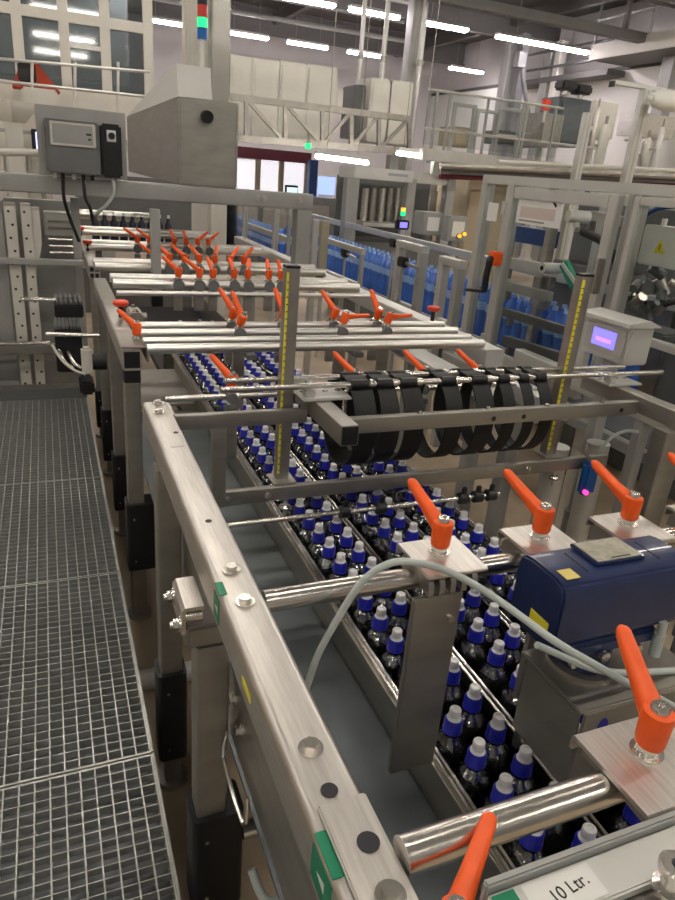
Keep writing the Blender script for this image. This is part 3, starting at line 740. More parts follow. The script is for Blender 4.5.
m = MB(); m.box(.775, .777, 4.4985, 4.4999, 1.59, 2.03); m.box(1.113, 1.115, 4.4985, 4.4999, 1.59, 2.03); m.build('panel_seam', DGREY, t)
t = thing('signal_tower', 'signal tower with red, green and blue lamps above the cabinet', 'signal lamp', (1.0, 4.65, 2.3))
m = MB(); m.cyl((.935, 4.65, 2.226), (.935, 4.65, 2.38), .014, 12); m.build('stem', WHITE, t)
for i, (z, mt) in enumerate(((2.38, BLED), (2.445, GLED), (2.495, RLED), (2.555, BLACK))):
    m = MB(); m.cyl((.935, 4.65, z), (.935, 4.65, z+(.06 if i != 1 else .046)), .030, 20); m.build(('blue_lamp', 'green_lamp', 'red_lamp', 'top_cap')[i], mt, t)
t = thing('control_box', 'grey control box with a pale framed window, on the gantry', 'control box', (.17, 4.45, 1.57))
m = MB(); m.box(.02, .305, 4.38, 4.495, 1.585, 1.86, .008); m.build('housing', DGREY, t)
m = MB(); m.box(.045, .285, 4.372, 4.380, 1.725, 1.85, .004); fr = m.build('window_frame', CREAM, t)
m = MB(); m.box(.060, .270, 4.3705, 4.3722, 1.74, 1.838, .0005); m.build('window_pane', GREY, fr)
m = MB(); m.box(.235, .262, 4.3698, 4.3704, 1.79, 1.80); m.box(.245, .258, 4.3698, 4.3704, 1.765, 1.775); m.build('window_print', INK, fr)
for x in (.06, .10, .16, .21, .26):
    m = MB(); m.cyl((x, 4.44, 1.555), (x, 4.44, 1.585), .011, 10); m.build('cable_gland', CREAM if x in (.06, .16) else BLACK, t)
t = thing('main_switch', 'black switch box with round knob on a white plate, by the control box', 'switch', (.36, 4.45, 1.57))
m = MB(); m.box(.315, .425, 4.39, 4.495, 1.58, 1.862, .012); m.build('housing', BLACK, t)
m = MB(); m.box(.345, .395, 4.385, 4.3905, 1.77, 1.83, .002); m.build('plate', WHITE, t)
m = MB(); m.cyl((.37, 4.384, 1.80), (.37, 4.365, 1.80), .018, 16); m.build('knob', BLACK, t)
t = tag(MB().box(-.02, .46, 4.498, 4.51, 1.567, 1.93, .003).build('mounting_plate', GREY), 'grey sheet standing on the gantry behind the control box', 'sheet')
for i, (pts, mm, nm) in enumerate((
    ([(.10, 4.44, 1.554), (.10, 4.45, 1.44), (.13, 4.52, 1.32), (.17, 4.55, 1.20)], BLACK, 'black cable hanging from the control box'),
    ([(.21, 4.44, 1.554), (.215, 4.43, 1.46), (.24, 4.44, 1.40), (.25, 4.5, 1.33)], BLACK, 'dark cable dropping beside the belt of the control box'),
    ([(.37, 4.44, 1.579), (.375, 4.42, 1.50), (.33, 4.42, 1.43), (.29, 4.45, 1.39), (.27, 4.5, 1.36)], CABLE, 'pale cable curving down from the black switch box'))):
    tag(MB().tube(pts, .010, 8).build('hanging_cable', mm), nm, 'cable')
# infeed hood behind the cross rods
t = thing('infeed_tunnel', 'dark tunnel housing at the far end of the lanes below the gantry', 'machine housing', (.9, 8.5, 0))
m = MB(); m.box(.30, 1.55, 8.3, 8.36, .9, 1.50); m.build('back_panel', DGREY, t)
m = MB(); m.box(.30, 1.55, 8.3, 9.2, 0, .5); m.build('base', DGREY, t)
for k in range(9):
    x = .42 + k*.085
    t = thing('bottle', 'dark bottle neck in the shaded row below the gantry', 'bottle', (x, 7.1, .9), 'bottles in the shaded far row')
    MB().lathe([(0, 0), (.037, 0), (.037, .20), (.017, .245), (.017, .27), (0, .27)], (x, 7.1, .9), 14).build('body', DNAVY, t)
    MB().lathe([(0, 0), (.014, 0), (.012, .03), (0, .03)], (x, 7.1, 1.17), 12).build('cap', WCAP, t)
t = thing('feed_table', 'dark feed table carrying the shaded far bottle row', 'table', (.8, 7.1, .88))
m = MB(); m.box(.35, 1.3, 6.95, 7.3, .86, .8995); m.build('top', DGREY, t)
m = MB(); m.box(.40, .46, 7.0, 7.06, 0, .86); m.build('leg', DGREY, t); m = MB(); m.box(1.18, 1.24, 7.0, 7.06, 0, .86); m.build('leg', DGREY, t)

# ================================================================== LEFT BACKGROUND MACHINE
t = thing('side_machine', 'grey machine at left with perforated upright profiles', 'machine', (-.4, 4.8, 0))
m = MB(); m.box(-1.2, .16, 5.0, 5.1, .05, 1.40); m.build('back_sheet', GREY, t)
m = MB(); m.box(-1.3, -.245, 4.66, 4.95, 0, 1.40); m.build('side_sheet', GREY, t)
for k, (x, w) in enumerate(((-.20, .062), (-.115, .055))):
    pr = m = MB(); m.box(x-w/2, x+w/2, 4.60, 4.64, .02, 1.40, .003); pf = m.build('perforated_profile', CREAM, t)
    m = MB()
    for q in range(17): m.cyl((x + (.008 if q % 2 else -.008), 4.5998, .15+q*.075), (x + (.008 if q % 2 else -.008), 4.5990, .15+q*.075), .0075, 10)
    m.build('profile_holes', INK, pf)
m = MB(); m.prism([(-.09, 4.62, 1.38), (-.04, 4.62, 1.38), (-.04, 4.62, 1.17), (-.09, 4.62, .98)], (0, .02, 0)); m.build('gusset', CREAM, t)
m = MB(); xtube(m, 4.575, 1.07, .04, .035, -.62, .19, .004); m.build('crossbar', GREY, t)
m = MB(); xtube(m, 4.5, .56, .06, .07, -.62, .05, .004); m.build('crossbar', SHEET, t)
m = MB(); ztube(m, .165, 4.75, .05, .05, .3, 1.44, .004); m.build('upright', GREY, t)
for z in (1.29, 1.25, 1.14, 1.10, 1.06+.12): 
    m = MB(); m.cyl((.0, 4.80, z), (.16, 4.80, z), .008, 8); m.build('stub_rod', PIPE, t)
m = MB(); m.box(-.02, .19, 4.82, 4.99, 1.2, 1.34, .004); m.build('cross_cover', ALU, t)
t = thing('energy_chain', 'black ribbed energy chain block left of the middle rail, upper one', 'cable chain', (.1, 3.8, .8))
zc = lambda px, py, Y_: at(px, py, Y=Y_)
def chain_block(label, px0, px1, py0, py1, Y_, ribs):
    a, b = zc(px0, py0, Y_), zc(px1, py1, Y_)
    t = thing('energy_chain', label, 'cable chain', ((a.x+b.x)/2, Y_, b.z))
    m = MB(); m.box(a.x, b.x, Y_, Y_+.22, b.z, a.z, .006); m.build('body', BLACK, t)
    for q in range(ribs):
        x = a.x + (q+.5)*(b.x-a.x)/ribs
        m = MB(); m.box(x-.006, x+.006, Y_+.01, Y_+.21, a.z+.0005, a.z+.016, .003); m.build('rib', DGREY, t)
    return t
bpy.data.objects.remove(t)
chain_block('black ribbed chain block left of the middle rail, upper one', 54, 84, 305, 318, 3.5, 6)
chain_block('black ribbed chain block left of the middle rail, lower one', 54, 84, 330, 372, 3.3, 7)
for p0, p1, Y_, nm in (((20, 299), (56, 300), 3.5, 'shiny rod stub reaching left from the upper chain block'), ((46, 334), (100, 336), 3.28, 'shiny rod crossing before the lower chain block'), ((-5, 344), (50, 343), 3.6, 'shiny rod reaching to the left edge by the chain blocks')):
    a, b = at(*p0, Y=Y_), at(*p1, Y=Y_); tag(MB().cyl(a, b, .010, 12).build('rod', PIPE), nm, 'rod')
t = thing('pale_handle', 'pale cream handle block on a black hub beside the middle rail', 'handle', at(86, 360, Y=2.9))
a = at(84, 352, Y=2.9); m = MB(); m.box(a.x-.012, a.x+.03, 2.88, 2.93, a.z-.09, a.z+.02, .010); m.build('grip', CREAM, t)
a = at(94, 362, Y=2.93); m = MB(); m.cyl((a.x-.01, 2.935, a.z), (a.x+.05, 2.935, a.z), .035, 16); m.build('hub', BLACK, t)
a = at(66, 362, Y=3.25); t = thing('black_gearbox', 'black gearbox hanging under the lower chain block', 'gearbox', (a.x, 3.2, a.z-.1))
m = MB(); b = at(90, 392, Y=3.2); m.box(a.x+.05, b.x+.02, 3.15, 3.29, b.z, a.z-.07, .01); m.build('body', BLACK, t)
for px in (60, 68):
    q = at(px, 350, Y=3.28); m = MB(); m.tube([(q.x, 3.29, q.z), (q.x, 3.24, q.z), (q.x+.02, 3.20, q.z-.04), (q.x+.05, 3.19, q.z-.06)], .007, 8); m.build('elbow_fitting', PIPE, t)
tag(MB().tube([at(52, 345, Y=3.2), at(62, 360, Y=3.15), at(74, 370, Y=3.1), at(85, 374, Y=3.05)], .006, 8).build('air_hose', CREAM), 'thin pale hose curving below the lower chain block', 'hose')

# ================================================================== RIGHT ENCLOSURE
XE = 2.40
t = thing('guard_enclosure', 'aluminium guard enclosure with clear doors at right', 'machine guard', (XE+.05, 2.6, 0))
def ey(px, py): return at(px, py, X=XE).y
for (y0, y1, z0, z1) in ((3.68, 3.62, .0, 1.72), (3.42, 3.35, 0, 1.72), (2.50, 2.42, 0, 1.72)):
    m = MB(); m.box(XE, XE+.06, y1, y0, z0, z1, .004); m.build('post', ALU, t)
m = MB(); m.box(XE, XE+.06, -.2, 3.68, 1.7205, 1.768, .004); m.build('top_beam', ALU, t)
for y in (2.475, 2.445): 
    m = MB(); m.box(XE-.002, XE, y-.012, y+.012, .8, 1.72); m.build('groove', GREY, t)
m = MB(); m.box(XE+.02, XE+.026, 3.43, 3.61, .8, 1.70); m.build('pane', GLASS, t)
m = MB(); m.box(XE-.004, XE-.001, 3.47, 3.57, 1.52, 1.62); m.build('notice', WHITE, t)
m = MB(); m.box(XE+.9, XE+.94, -.2, 3.68, 1.66, 1.72); m.build('rear_beam', ALU, t)
m = MB(); m.box(XE+.9, XE+.94, 3.6, 3.66, 0, 1.66); m.build('rear_post', ALU, t)
def guard_door(label, y0, y1, z0, z1, w=.06):
    t = thing('guard_door', label, 'machine door', (XE-.02, (y0+y1)/2, z0))
    for a, b in ((y0, y0+w), (y1-w, y1)):
        m = MB(); m.box(XE-.045, XE-.005, a, b, z0, z1, .004); m.build('stile', ALU, t)
    for a, b in ((z0, z0+w), (z1-w, z1)):
        m = MB(); m.box(XE-.044, XE-.006, y0+w, y1-w, a, b, .004); m.build('rail', ALU, t)
    m = MB(); m.box(XE-.028, XE-.022, y0+w-.006, y1-w+.006, z0+w-.006, z1-w+.006); m.build('pane', GLASS, t)
    return t
d1 = guard_door('clear hinged door with a white sign and a black crank handle', 2.505, 3.345, .76, 1.715)
sg = MB().box(XE-.034, XE-.0285, 2.885, 3.245, 1.535, 1.687).build('sign', WHITE, d1)
m = MB(); m.box(XE-.0352, XE-.0343, 2.925, 3.215, 1.566, 1.622); m.build('sign_band', mat('sign_rose', (.62, .52, .49), 0, .5), sg)
m = MB(); m.box(XE-.0352, XE-.0343, 3.0, 3.215, 1.547, 1.555); m.build('sign_line', mat('sign_grey', (.25, .25, .25), 0, .5), sg)
m = MB(); m.prism([(XE-.0354, 2.940, 1.672), (XE-.0354, 2.965, 1.657), (XE-.0354, 2.947, 1.644), (XE-.0354, 2.930, 1.630), (XE-.0354, 2.923, 1.644), (XE-.0354, 2.945, 1.657)], (.001, 0, 0)); m.build('sign_emblem', INK, sg)
for z in (1.60, .86):
    m = MB(); m.cyl((XE-.05, 3.35, z-.035), (XE-.05, 3.35, z+.035), .014, 12); m.build('hinge', ALU, d1)
hd = MB().box(XE-.085, XE-.046, 2.49, 2.52, 1.28, 1.44, .006).build('latch', DSTEEL, d1)
d2 = guard_door('clear upper door at the right edge, before the white junction box', 1.45, 2.412, 1.12, 1.715, .035)
a = at(499, 259, X=XE-.05)
t = thing('crank_handle', 'black crank handle with an orange joint on the enclosure post', 'crank', a)
m = MB(); m.box(XE-.105, XE-.046, a.y-.035, a.y+.035, a.z-.035, a.z+.04, .008); m.build('joint', ORANGE, t)
q = at(490, 260, X=XE-.12); r = at(486, 277, X=XE-.13); w = at(484, 291, X=XE-.13); v = at(472, 291, X=XE-.13)
m = MB(); m.tube([(XE-.104, a.y, a.z), tuple(q), tuple(q.lerp(r, .4)), tuple(r), tuple(w)], .019, 12, 5); m.build('crank_arm', BLACK, t)
m = MB(); m.cyl(w, v + Vector((0, .06, 0)), .012, 12); m.build('grip_pin', BLACK, t)
# items inside the enclosure
t = thing('film_roll', 'white film roll end at the top of the enclosure window', 'film roll', (2.75, 2.7, 1.6))
c = at(588, 192, X=2.75); m = MB(); m.lathe([(0, 0), (.055, 0), (.055, .16), (0, .16)], (c.x, c.y, c.z), 24, (1, .1, 0)); m.build('roll', FILMG, t)
m = MB(); m.cyl((c.x-.002, c.y, c.z), (c.x-.008, c.y, c.z), .018, 14); m.build('core', BLUEM, t)
t = thing('film_roll', 'smaller cream roller on an arm below the film roll', 'film roll', (2.7, 2.75, 1.5))
c = at(568, 216, X=2.7); m = MB(); m.cyl((c.x, c.y, c.z), (c.x+.12, c.y-.03, c.z), .035, 18); m.build('roller', FILMG, t)
e = at(577, 230, X=2.72); m = MB(); m.bar((c.x+.06, c.y, c.z-.02), e, .03, .03, .004); m.build('arm', ALU, t)
t = thing('roller', 'pale guide roller in the middle of the enclosure window', 'roller', (2.7, 3, 1.3))
c = at(542, 268, X=2.7); m = MB(); m.cyl((c.x, c.y, c.z), (c.x+.14, c.y, c.z), .032, 16); m.build('sleeve', FILMG, t)
m = MB(); m.cyl((c.x-.004, c.y, c.z), (c.x, c.y, c.z), .014, 12); m.build('axle', INK, t)
t = thing('green_part', 'bright green plastic part hanging inside the enclosure', 'machine part', (2.68, 2.8, 1.2))
a1, b1 = at(564, 263, X=2.68), at(576, 288, X=2.68); m = MB(); m.bar(a1, b1, .05, .055, .01); m.build('body', BOARDG, t)
m = MB(); m.bar(a1 + Vector((-.03, -.02, .0)), b1 + Vector((-.03, -.02, .03)), .008, .02); m.build('white_edge', WHITE, t)
def inner(name, label, cat, p0, p1, X_, w, h, mt):
    a, b = at(*p0, X=X_), at(*p1, X=X_); t = thing(name, label, cat, (a+b)/2)
    m = MB(); m.bar(a, b, w, h, .003); m.build('body', mt, t)
    for e in (a.lerp(b, .1), a.lerp(b, .9)):
        m = MB(); m.obox(e + Vector((0, 0, -h)), (w*.8, .03, h), None, .002); m.build('bracket', DSTEEL, t)
    return t
inner('machine_beam', 'grey beam at mid height inside the enclosure', 'beam', (505, 262), (560, 272), 2.9, .05, .07, ALU)
inner('machine_beam', 'pale channel below the grey beam inside the enclosure', 'beam', (505, 285), (550, 297), 2.85, .05, .06, GREY)
inner('machine_beam', 'dark rail above the blue bottles inside the enclosure', 'beam', (505, 312), (580, 335), 2.72, .05, .05, DGREY)
inner('machine_beam', 'dark lower rail inside the enclosure near the ruler post', 'beam', (505, 340), (575, 362), 2.72, .05, .06, DGREY)
inner('blue_cover', 'dark blue cover strip inside the enclosure behind the sign', 'cover', (508, 232), (555, 240), 2.95, .06, .10, BLUEM)
inner('machine_beam', 'steel cross rail near the top of the enclosure window', 'beam', (590, 215), (625, 222), 2.9, .05, .05, STEEL)
t = thing('machine_column', 'steel column inside the enclosure behind the sign', 'column', (2.9, 3.1, 0))
c = at(552, 230, X=2.9); m = MB(); ztube(m, 2.9, c.y, .06, .05, 0, 1.65); m.build('post', STEEL, t)
m = MB(); m.box(2.86, 2.94, c.y-.04, c.y+.04, 1.12, 1.2, .004); m.build('collar', DSTEEL, t)
tag(MB().tube([at(583, 232, X=2.7), at(600, 240, X=2.68), at(612, 252, X=2.66), at(618, 268, X=2.65)], .022, 10).build('black_hose', BLACK), 'thick black hose arching inside the enclosure window', 'hose')
tag(MB().tube([at(638, 222, X=2.7), at(650, 212, X=2.7), at(665, 207, X=2.7), at(690, 206, X=2.7)], .012, 10).build('blue_hose', BLUEM), 'dark blue hose bending behind the right edge door', 'hose')
t = thing('junction_box', 'white junction box with a yellow warning triangle at the right edge', 'junction box', (2.6, 2.2, 1.4))
XJ = 2.50
a, b = at(645, 224, X=XJ), at(675, 268, X=XJ)
m = MB(); m.box(XJ, XJ+.12, b.y-.10, a.y, b.z-.01, a.z, .006); m.build('housing', WHITE, t)
c = at(660, 247, X=XJ); s_ = .034
m = MB(); m.prism([(XJ-.0008, c.y+s_, c.z-s_*.8), (XJ-.0008, c.y-s_, c.z-s_*.8), (XJ-.0008, c.y, c.z+s_)], (.0006, 0, 0)); wt = m.build('warning_triangle', YELLOW, t)
m = MB(); m.prism([(XJ-.0014, c.y+.004, c.z+.016), (XJ-.0014, c.y-.006, c.z+.001), (XJ-.0014, c.y-.001, c.z+.001), (XJ-.0014, c.y-.004, c.z-.02), (XJ-.0014, c.y+.006, c.z-.002), (XJ-.0014, c.y+.001, c.z-.002)], (.0004, 0, 0)); m.build('bolt_mark', INK, wt)
for k in range(2):
    m = MB(); m.cyl((XJ+.06, a.y-.05-.08*k, a.z), (XJ+.06, a.y-.05-.08*k, a.z+.03), .012, 10); m.build('cable_gland', CREAM, t)
t = thing('drive_cluster', 'dark cluster of drive parts and fittings below the junction box', 'machine part', at(645, 295, X=2.7))
for k in range(26):
    c = at(random.uniform(632, 672), random.uniform(276, 314), X=random.uniform(2.62, 2.8)); r = random.uniform(.012, .035)
    m = MB()
    ax = Vector((random.uniform(-1, 1), random.uniform(-1, 1), random.uniform(-.6, .6)))
    m.cyl(c, c + ax.normalized()*random.uniform(.04, .10), r, 12); m.build('fitting', random.choice((DGREY, BLACK, DGREY, STEEL, TRAY)), t)
m = MB(); c = at(650, 310, X=2.75); m.box(2.66, 2.86, c.y-.2, c.y+.15, 1.05, 1.12, .01); m.build('carrier', DGREY, t)
# base cabinet of the enclosure
t = thing('guard_understructure', 'grey tube frame below the enclosure doors at right', 'machine frame', (2.3, 2.5, 0))
m = MB(); ytube(m, XE-.04, .66, .05, .05, .3, 3.74, .004); m.build('side_tube', GREY, t)
m = MB(); ytube(m, XE-.12, .88, .06, .08, 1.0, 2.9, .006); m.build('upper_tube', ALU, t)
for y in (1.0, 2.0, 2.85): m = MB(); ztube(m, XE-.12, y, .05, .05, 0, .8395); m.build('upright', GREY, t)
m = MB(); ytube(m, XE+.30, .60, .30, .04, .5, 3.5, .004); m.build('lower_tray', DGREY, t)
t = thing('inner_machine', 'dark machine body at the back of the enclosure behind the blue bottles', 'machine', (3.5, 2.2, 0))
m = MB(); m.box(3.45, 3.9, .2, 4.2, 0, 1.25, .01); m.build('body', DGREY, t)
m = MB(); m.box(3.50, 3.85, .5, 4.1, 1.251, 1.70, .01); m.build('upper_body', DGREY, t)
for y in (.9, 1.7, 2.5, 3.3): m = MB(); m.box(3.435, 3.4495, y-.3, y+.3, .3, 1.15, .006); m.build('access_panel', DSTEEL, t)
for y, z in ((1.5, 1.45), (2.3, 1.4), (3.0, 1.5)): m = MB(); m.cyl((3.40, y, z), (3.4995, y, z), .06, 16); m.build('drum', STEEL, t)

# operator panel
t = thing('operator_panel', 'pale operator panel box with a glowing violet screen', 'control panel', (2.0, 2.0, 1.1))
XB = 1.95
a, b = at(586, 352, X=XB), at(625, 328, X=XB); y0, y1 = at(628, 350, X=XB).y, at(583, 335, X=XB).y
z0, z1 = at(618, 364, X=XB).z, at(600, 318, X=XB).z
m = MB(); m.box(XB, XB+.11, y0, y1, z0, z1, .006); m.build('housing', WMETAL, t)
m = MB(); m.prism([(XB-.03, y0-.012, z1+.001), (XB-.03, y0-.012, z1+.014), (XB+.07, y0-.012, z1+.026), (XB+.125, y0-.012, z1+.004), (XB+.125, y0-.012, z1+.001)], (0, y1-y0+.024, 0)); m.build('rain_hood', WMETAL, t)
yc, zc_, hw = (y0+y1)/2, (z0+z1)/2, (y1-y0)/2
m = MB(); m.box(XB-.008, XB-.0005, yc-hw*.86, yc+hw*.86, z0+.02, z1-.018, .003); bz = m.build('bezel', ALU, t)
m = MB(); m.box(XB-.0095, XB-.0082, yc-hw*.50, yc+hw*.50, z0+.045, z1-.035); sc_ = m.build('screen', SCREEN, t)
m = MB(); m.box(XB-.0102, XB-.0097, yc-hw*.34, yc+hw*.34, z0+.062, z1-.066); m.build('screen_field', SCREEN2, sc_)
m = MB(); ztube(m, XB+.055, yc, .05, .05, .45, z0-.001); m.build('stand', GREY, t)
m = MB(); m.cyl((XB+.055, yc, .0), (XB+.055, yc, .45), .045, 16); m.build('stand_foot', GREY, t)
# pale support cylinders and blue sensor behind the third lever
for px, nm, X_ in ((592, 'grey round support column behind the third orange lever', 2.0), (553, 'grey round support column beyond the right end of the low crossbeam', 1.86)):
    c = at(px, 470, Y=1.9); t = thing('round_pedestal', nm, 'column', (c.x, 1.90, 0)); m = MB(); m.cyl((c.x, 1.90, 0.03), (c.x, 1.90, .80), .045, 20); m.build('column', ALU, t)
    m = MB(); m.cyl((c.x, 1.90, 0), (c.x, 1.90, .03), .05, 20); m.build('foot', DSTEEL, t)
c = at(592, 478, Y=1.70); t = thing('blue_sensor', 'blue sensor block with a small red light beside the third lever', 'sensor', c)
m = MB(); m.box(c.x-.035, c.x+.03, 1.695, 1.735, c.z-.07, c.z+.06, .012); m.build('housing', mat('sensor_blue', (.01, .09, .30), 0, .35), t)
c2 = at(585, 492, Y=1.69); m = MB(); m.cyl((c2.x, 1.6945, c2.z), (c2.x, 1.68, c2.z), .008, 10); m.build('red_light', mat('pink_led', (.6, 0, .1), 0, .4, emit=(1, .02, .15), estr=5), t)
m = MB(); m.bar((c.x, 1.72, c.z+.06), (c.x-.08, 1.72, c.z+.12), .01, .01); m.build('bracket', DSTEEL, t)
tag(MB().tube([at(600, 460, Y=1.78), at(602, 448, Y=1.78), at(612, 437, Y=1.78), at(626, 431, Y=1.78), at(638, 432, Y=1.78)], .006, 8).build('sensor_cable', CABLE), 'thin grey cable arching above the blue sensor', 'cable')
t = thing('side_conveyor', 'long grey channel running back below the right rail', 'channel', (1.75, 3, .6))
m = MB(); ytube(m, 1.85, .80, .14, .05, 2.2, 4.4, .004); m.build('channel', ALU, t)
for y in (2.6, 3.3, 4.1): m = MB(); ztube(m, 1.85, y, .05, .05, 0, .774); m.build('leg', GREY, t)

# ================================================================== BLUE BOTTLE LINE
t = thing('bottle_conveyor', 'conveyor carrying blue bottles behind the guard frames', 'conveyor', (3.05, 6.5, 0))
m = MB(); m.box(2.93, 3.19, 2.6, 10.4, .56, .615, .004); m.build('belt', DGREY, t)
for y in (3.2, 5.0, 7, 9.2): m = MB(); ztube(m, 3.06, y, .1, .1, 0, .559); m.build('leg', DGREY, t)
def railbar(label, x, z, y0, y1, w=.03, h=.05, mt=ALU):
    m = MB(); ytube(m, x, z, w, h, y0, y1, .004); return tag(m.build('guide_rail', mt), label, 'guide rail')
railbar('far pale guide rail above the blue bottle line', 3.39, 1.14, 2.6, 10.4, .05, .06)
railbar('near guide rail before the lower half of the blue bottles', 2.86, .66, 3.7, 10.4, .03, .05, GREY)
bb = thing('blue_bottle', 'blue contoured bottle standing in the front row of the far conveyor', 'bottle', (0, 0, 0))
MB().lathe([(0, 0), (.046, 0), (.052, .01), (.052, .13), (.046, .16), (.044, .18), (.046, .20), (.052, .225), (.052, .30), (.040, .345), (.020, .375), (.019, .385), (0, .385)], n=14).build('body', BBOT, bb)
MB().lathe([(0, .385), (.019, .385), (.018, .41), (0, .41)], n=12).build('cap', LBLUE, bb)
MB().lathe([(.0527, .235), (.0530, .24), (.0530, .29), (.0527, .295)], n=14).build('label_band', LBLUE, bb)
first = True
for r, x in enumerate((2.99, 3.11)):
    y = 2.85 + r*.054
    while y < 9.2:
        o = bb if first else copy_tree(bb); first = False
        o.location = (x, y, .616); o.rotation_euler = (0, 0, random.uniform(0, 6))
        rn = 'front' if r == 0 else 'rear'
        pl = 'inside the enclosure' if y < 3.7 else 'behind the guard frames'
        o['label'] = 'blue contoured bottle in the %s row of the far conveyor, %s' % (rn, pl)
        o['group'] = 'blue bottles, %s row, %s' % (rn, pl)
        y += .112
t = thing('return_conveyor', 'second conveyor with blue bottles seen beneath the gantry beam', 'conveyor', (2.6, 10, 0))
m = MB(); m.box(2.48, 2.74, 8.2, 12.0-.12, .57, .615, .004); m.build('belt', DGREY, t)
for y in (8.4, 10, 11.6): m = MB(); ztube(m, 2.61, y, .08, .08, 0, .569); m.build('leg', DGREY, t)
for r in range(2):
    y = 8.3 + r*.054
    while y < 11.8:
        o = copy_tree(bb); o.location = (2.55 + r*.115, y, .6155); o.rotation_euler = (0, 0, random.uniform(0, 6))
        rn = 'front' if r == 0 else 'rear'
        o['label'] = 'blue contoured bottle in the %s row of the conveyor seen beneath the gantry beam' % rn
        o['group'] = 'blue bottles beneath the gantry beam, %s row' % rn
        y += .118
t = thing('guard_fence', 'clear guard panel before the bottles beneath the gantry beam', 'machine guard', (1.95, 6.5, 0))
for y in (5.25, 6.3, 7.4, 8.5): m = MB(); ztube(m, 1.95, y, .05, .05, 0, 1.36); m.build('post', ALU, t)
for a, b in ((5.276, 6.274), (6.326, 7.374), (7.426, 8.474)): m = MB(); m.box(1.947, 1.953, a, b, .72, 1.34); m.build('pane', THIN, t)
t = thing('packing_machine', 'dark low machine block standing before the bright glazed gate', 'machine', (3.6, 11.2, 0))
m = MB(); m.box(2.1, 5.6, 12.3, 12.9, .1, 1.28, .02); m.build('body', DGREY, t)
m = MB(); m.box(2.1, 5.6, 12.35, 12.85, 0, .099); m.build('plinth', BLACK, t)
for k in range(5): m = MB(); m.box(2.2+.68*k, 2.78+.68*k, 12.285, 12.2995, .25, 1.15, .006); m.build('access_panel', DSTEEL, t)
# guard frames in front
def gframe(label, y0, y1, z0=0, z1=1.24, w=.06):
    t = thing('guard_portal', label, 'machine guard', (XE, (y0+y1)/2, 0))
    for y in (y0, y1): m = MB(); ztube(m, XE, y, w, w, z0, z1, .005); m.build('post', ALU if y == y1 else GREY, t)
    m = MB(); ytube(m, XE, z1+.0255, w, .05, y0-.03, y1+.03, .005); m.build('top_bar', ALU, t)
    m = MB(); ytube(m, XE, .84, .04, .05, y0+.031, y1-.031, .004); m.build('low_bar', ALU, t)
    return t
gframe('grey guard frame before the blue bottles, left of the enclosure post', 3.78, 3.98, z1=1.21)
gframe('farther grey guard frame in front of the blue bottle line', 4.28, 4.62)
gframe('far low guard frame by the ruler post at the right rail', 5.3, 6.2, z1=1.10, w=.035)
railbar('long pale bar at mid height linking the guard frames', XE-.06, 1.02, 6.3, 8.9, .05, .06)
for i, (px, py, X_) in enumerate(((403, 262, 2.33), (345, 253, 2.5), (394, 243, 2.8))):
    c = at(px, py, X=X_); t = thing('sensor_block', ('black sensor block before the guard frame by the blue bottles', 'black sensor block at the left end of the blue bottle line', 'black sensor block above the blue bottle line')[i], 'sensor', c)
    m = MB(); m.obox(c, (.05, .10, .07), None, .008); m.build('housing', BLACK, t)
    m = MB(); m.bar(c + Vector((0, -.05, 0)), c + Vector((0, -.25, -.01)), .018, .018); m.build('arm', STEEL, t)
    m = MB(); m.cyl((c.x, c.y, 0), (c.x, c.y, c.z-.036), .012, 10); m.build('stand', GREY, t)

# ================================================================== MACHINES BEHIND THE BLUE LINE
def screen_box(label, px0, px1, py0, py1, Y_, mt=GREY, scr=None, deep=.25):
    a, b = at(px0, py0, Y=Y_), at(px1, py1, Y=Y_)
    t = thing('terminal', label, 'control panel', ((a.x+b.x)/2, Y_, b.z))
    m = MB(); m.box(a.x, b.x, Y_, Y_+deep, b.z, a.z, .01); m.build('housing', mt, t)
    dx, dz = (b.x-a.x)*.2, (a.z-b.z)*.2
    m = MB(); ztube(m, (a.x+b.x)/2, Y_+deep/2, .06, .06, 0, b.z-.001); m.build('stand', GREY, t)
    m = MB(); m.box(a.x+dx, b.x-dx, Y_-.006, Y_-.0005, b.z+dz, a.z-dz); m.build('screen', scr or WHITE, t)
    return t
t = thing('filling_machine', 'filling machine with a white header beam beyond the blue bottles', 'machine', (4, 8.2, 0))
a, b = at(355, 166, Y=8), at(413, 183, Y=8)
m = MB(); m.box(a.x, b.x, 8, 8.5, b.z, a.z, .01); hb = m.build('header', WMETAL, t)
m = MB(); m.box(b.x-.35, b.x-.08, 7.996, 7.9995, b.z+.06, b.z+.09); m.build('header_print', mat('print_grey', (.4, .42, .5), 0, .5), hb)
a2, b2 = at(413, 172, Y=8), at(450, 186, Y=8); m = MB(); m.box(a2.x+.01, b2.x, 8.05, 8.5, b2.z, a2.z, .01); m.build('header_extension', ALU, t)
for px in (350, 408, 447):
    c = at(px, 200, Y=8.1); m = MB(); ztube(m, c.x, 8.1, .16 if px == 350 else .12, .14, 0, c.z+.25, .01); m.build('column', GREY, t)
for k, px in enumerate((366, 374, 383, 391, 399)):
    c = at(px, 190, Y=8.25); m = MB(); m.cyl((c.x, 8.25, c.z-.30), (c.x, 8.25, c.z+.02), .045, 12); m.cyl((c.x, 8.25, c.z-.38), (c.x, 8.25, c.z-.30), .03, 12, .05); m.build('filling_valve', DSTEEL if k % 2 else STEEL, t)
a, b = at(362, 222, Y=8), at(402, 228, Y=8); m = MB(); m.box(a.x, b.x, 7.95, 8.4, b.z, a.z, .006); m.build('drip_tray', ALU, t)
m = MB(); m.box(at(350, 240, Y=8.1).x, at(450, 240, Y=8.1).x, 8.0, 8.7, 0, .95, .01); m.build('base', DGREY, t)
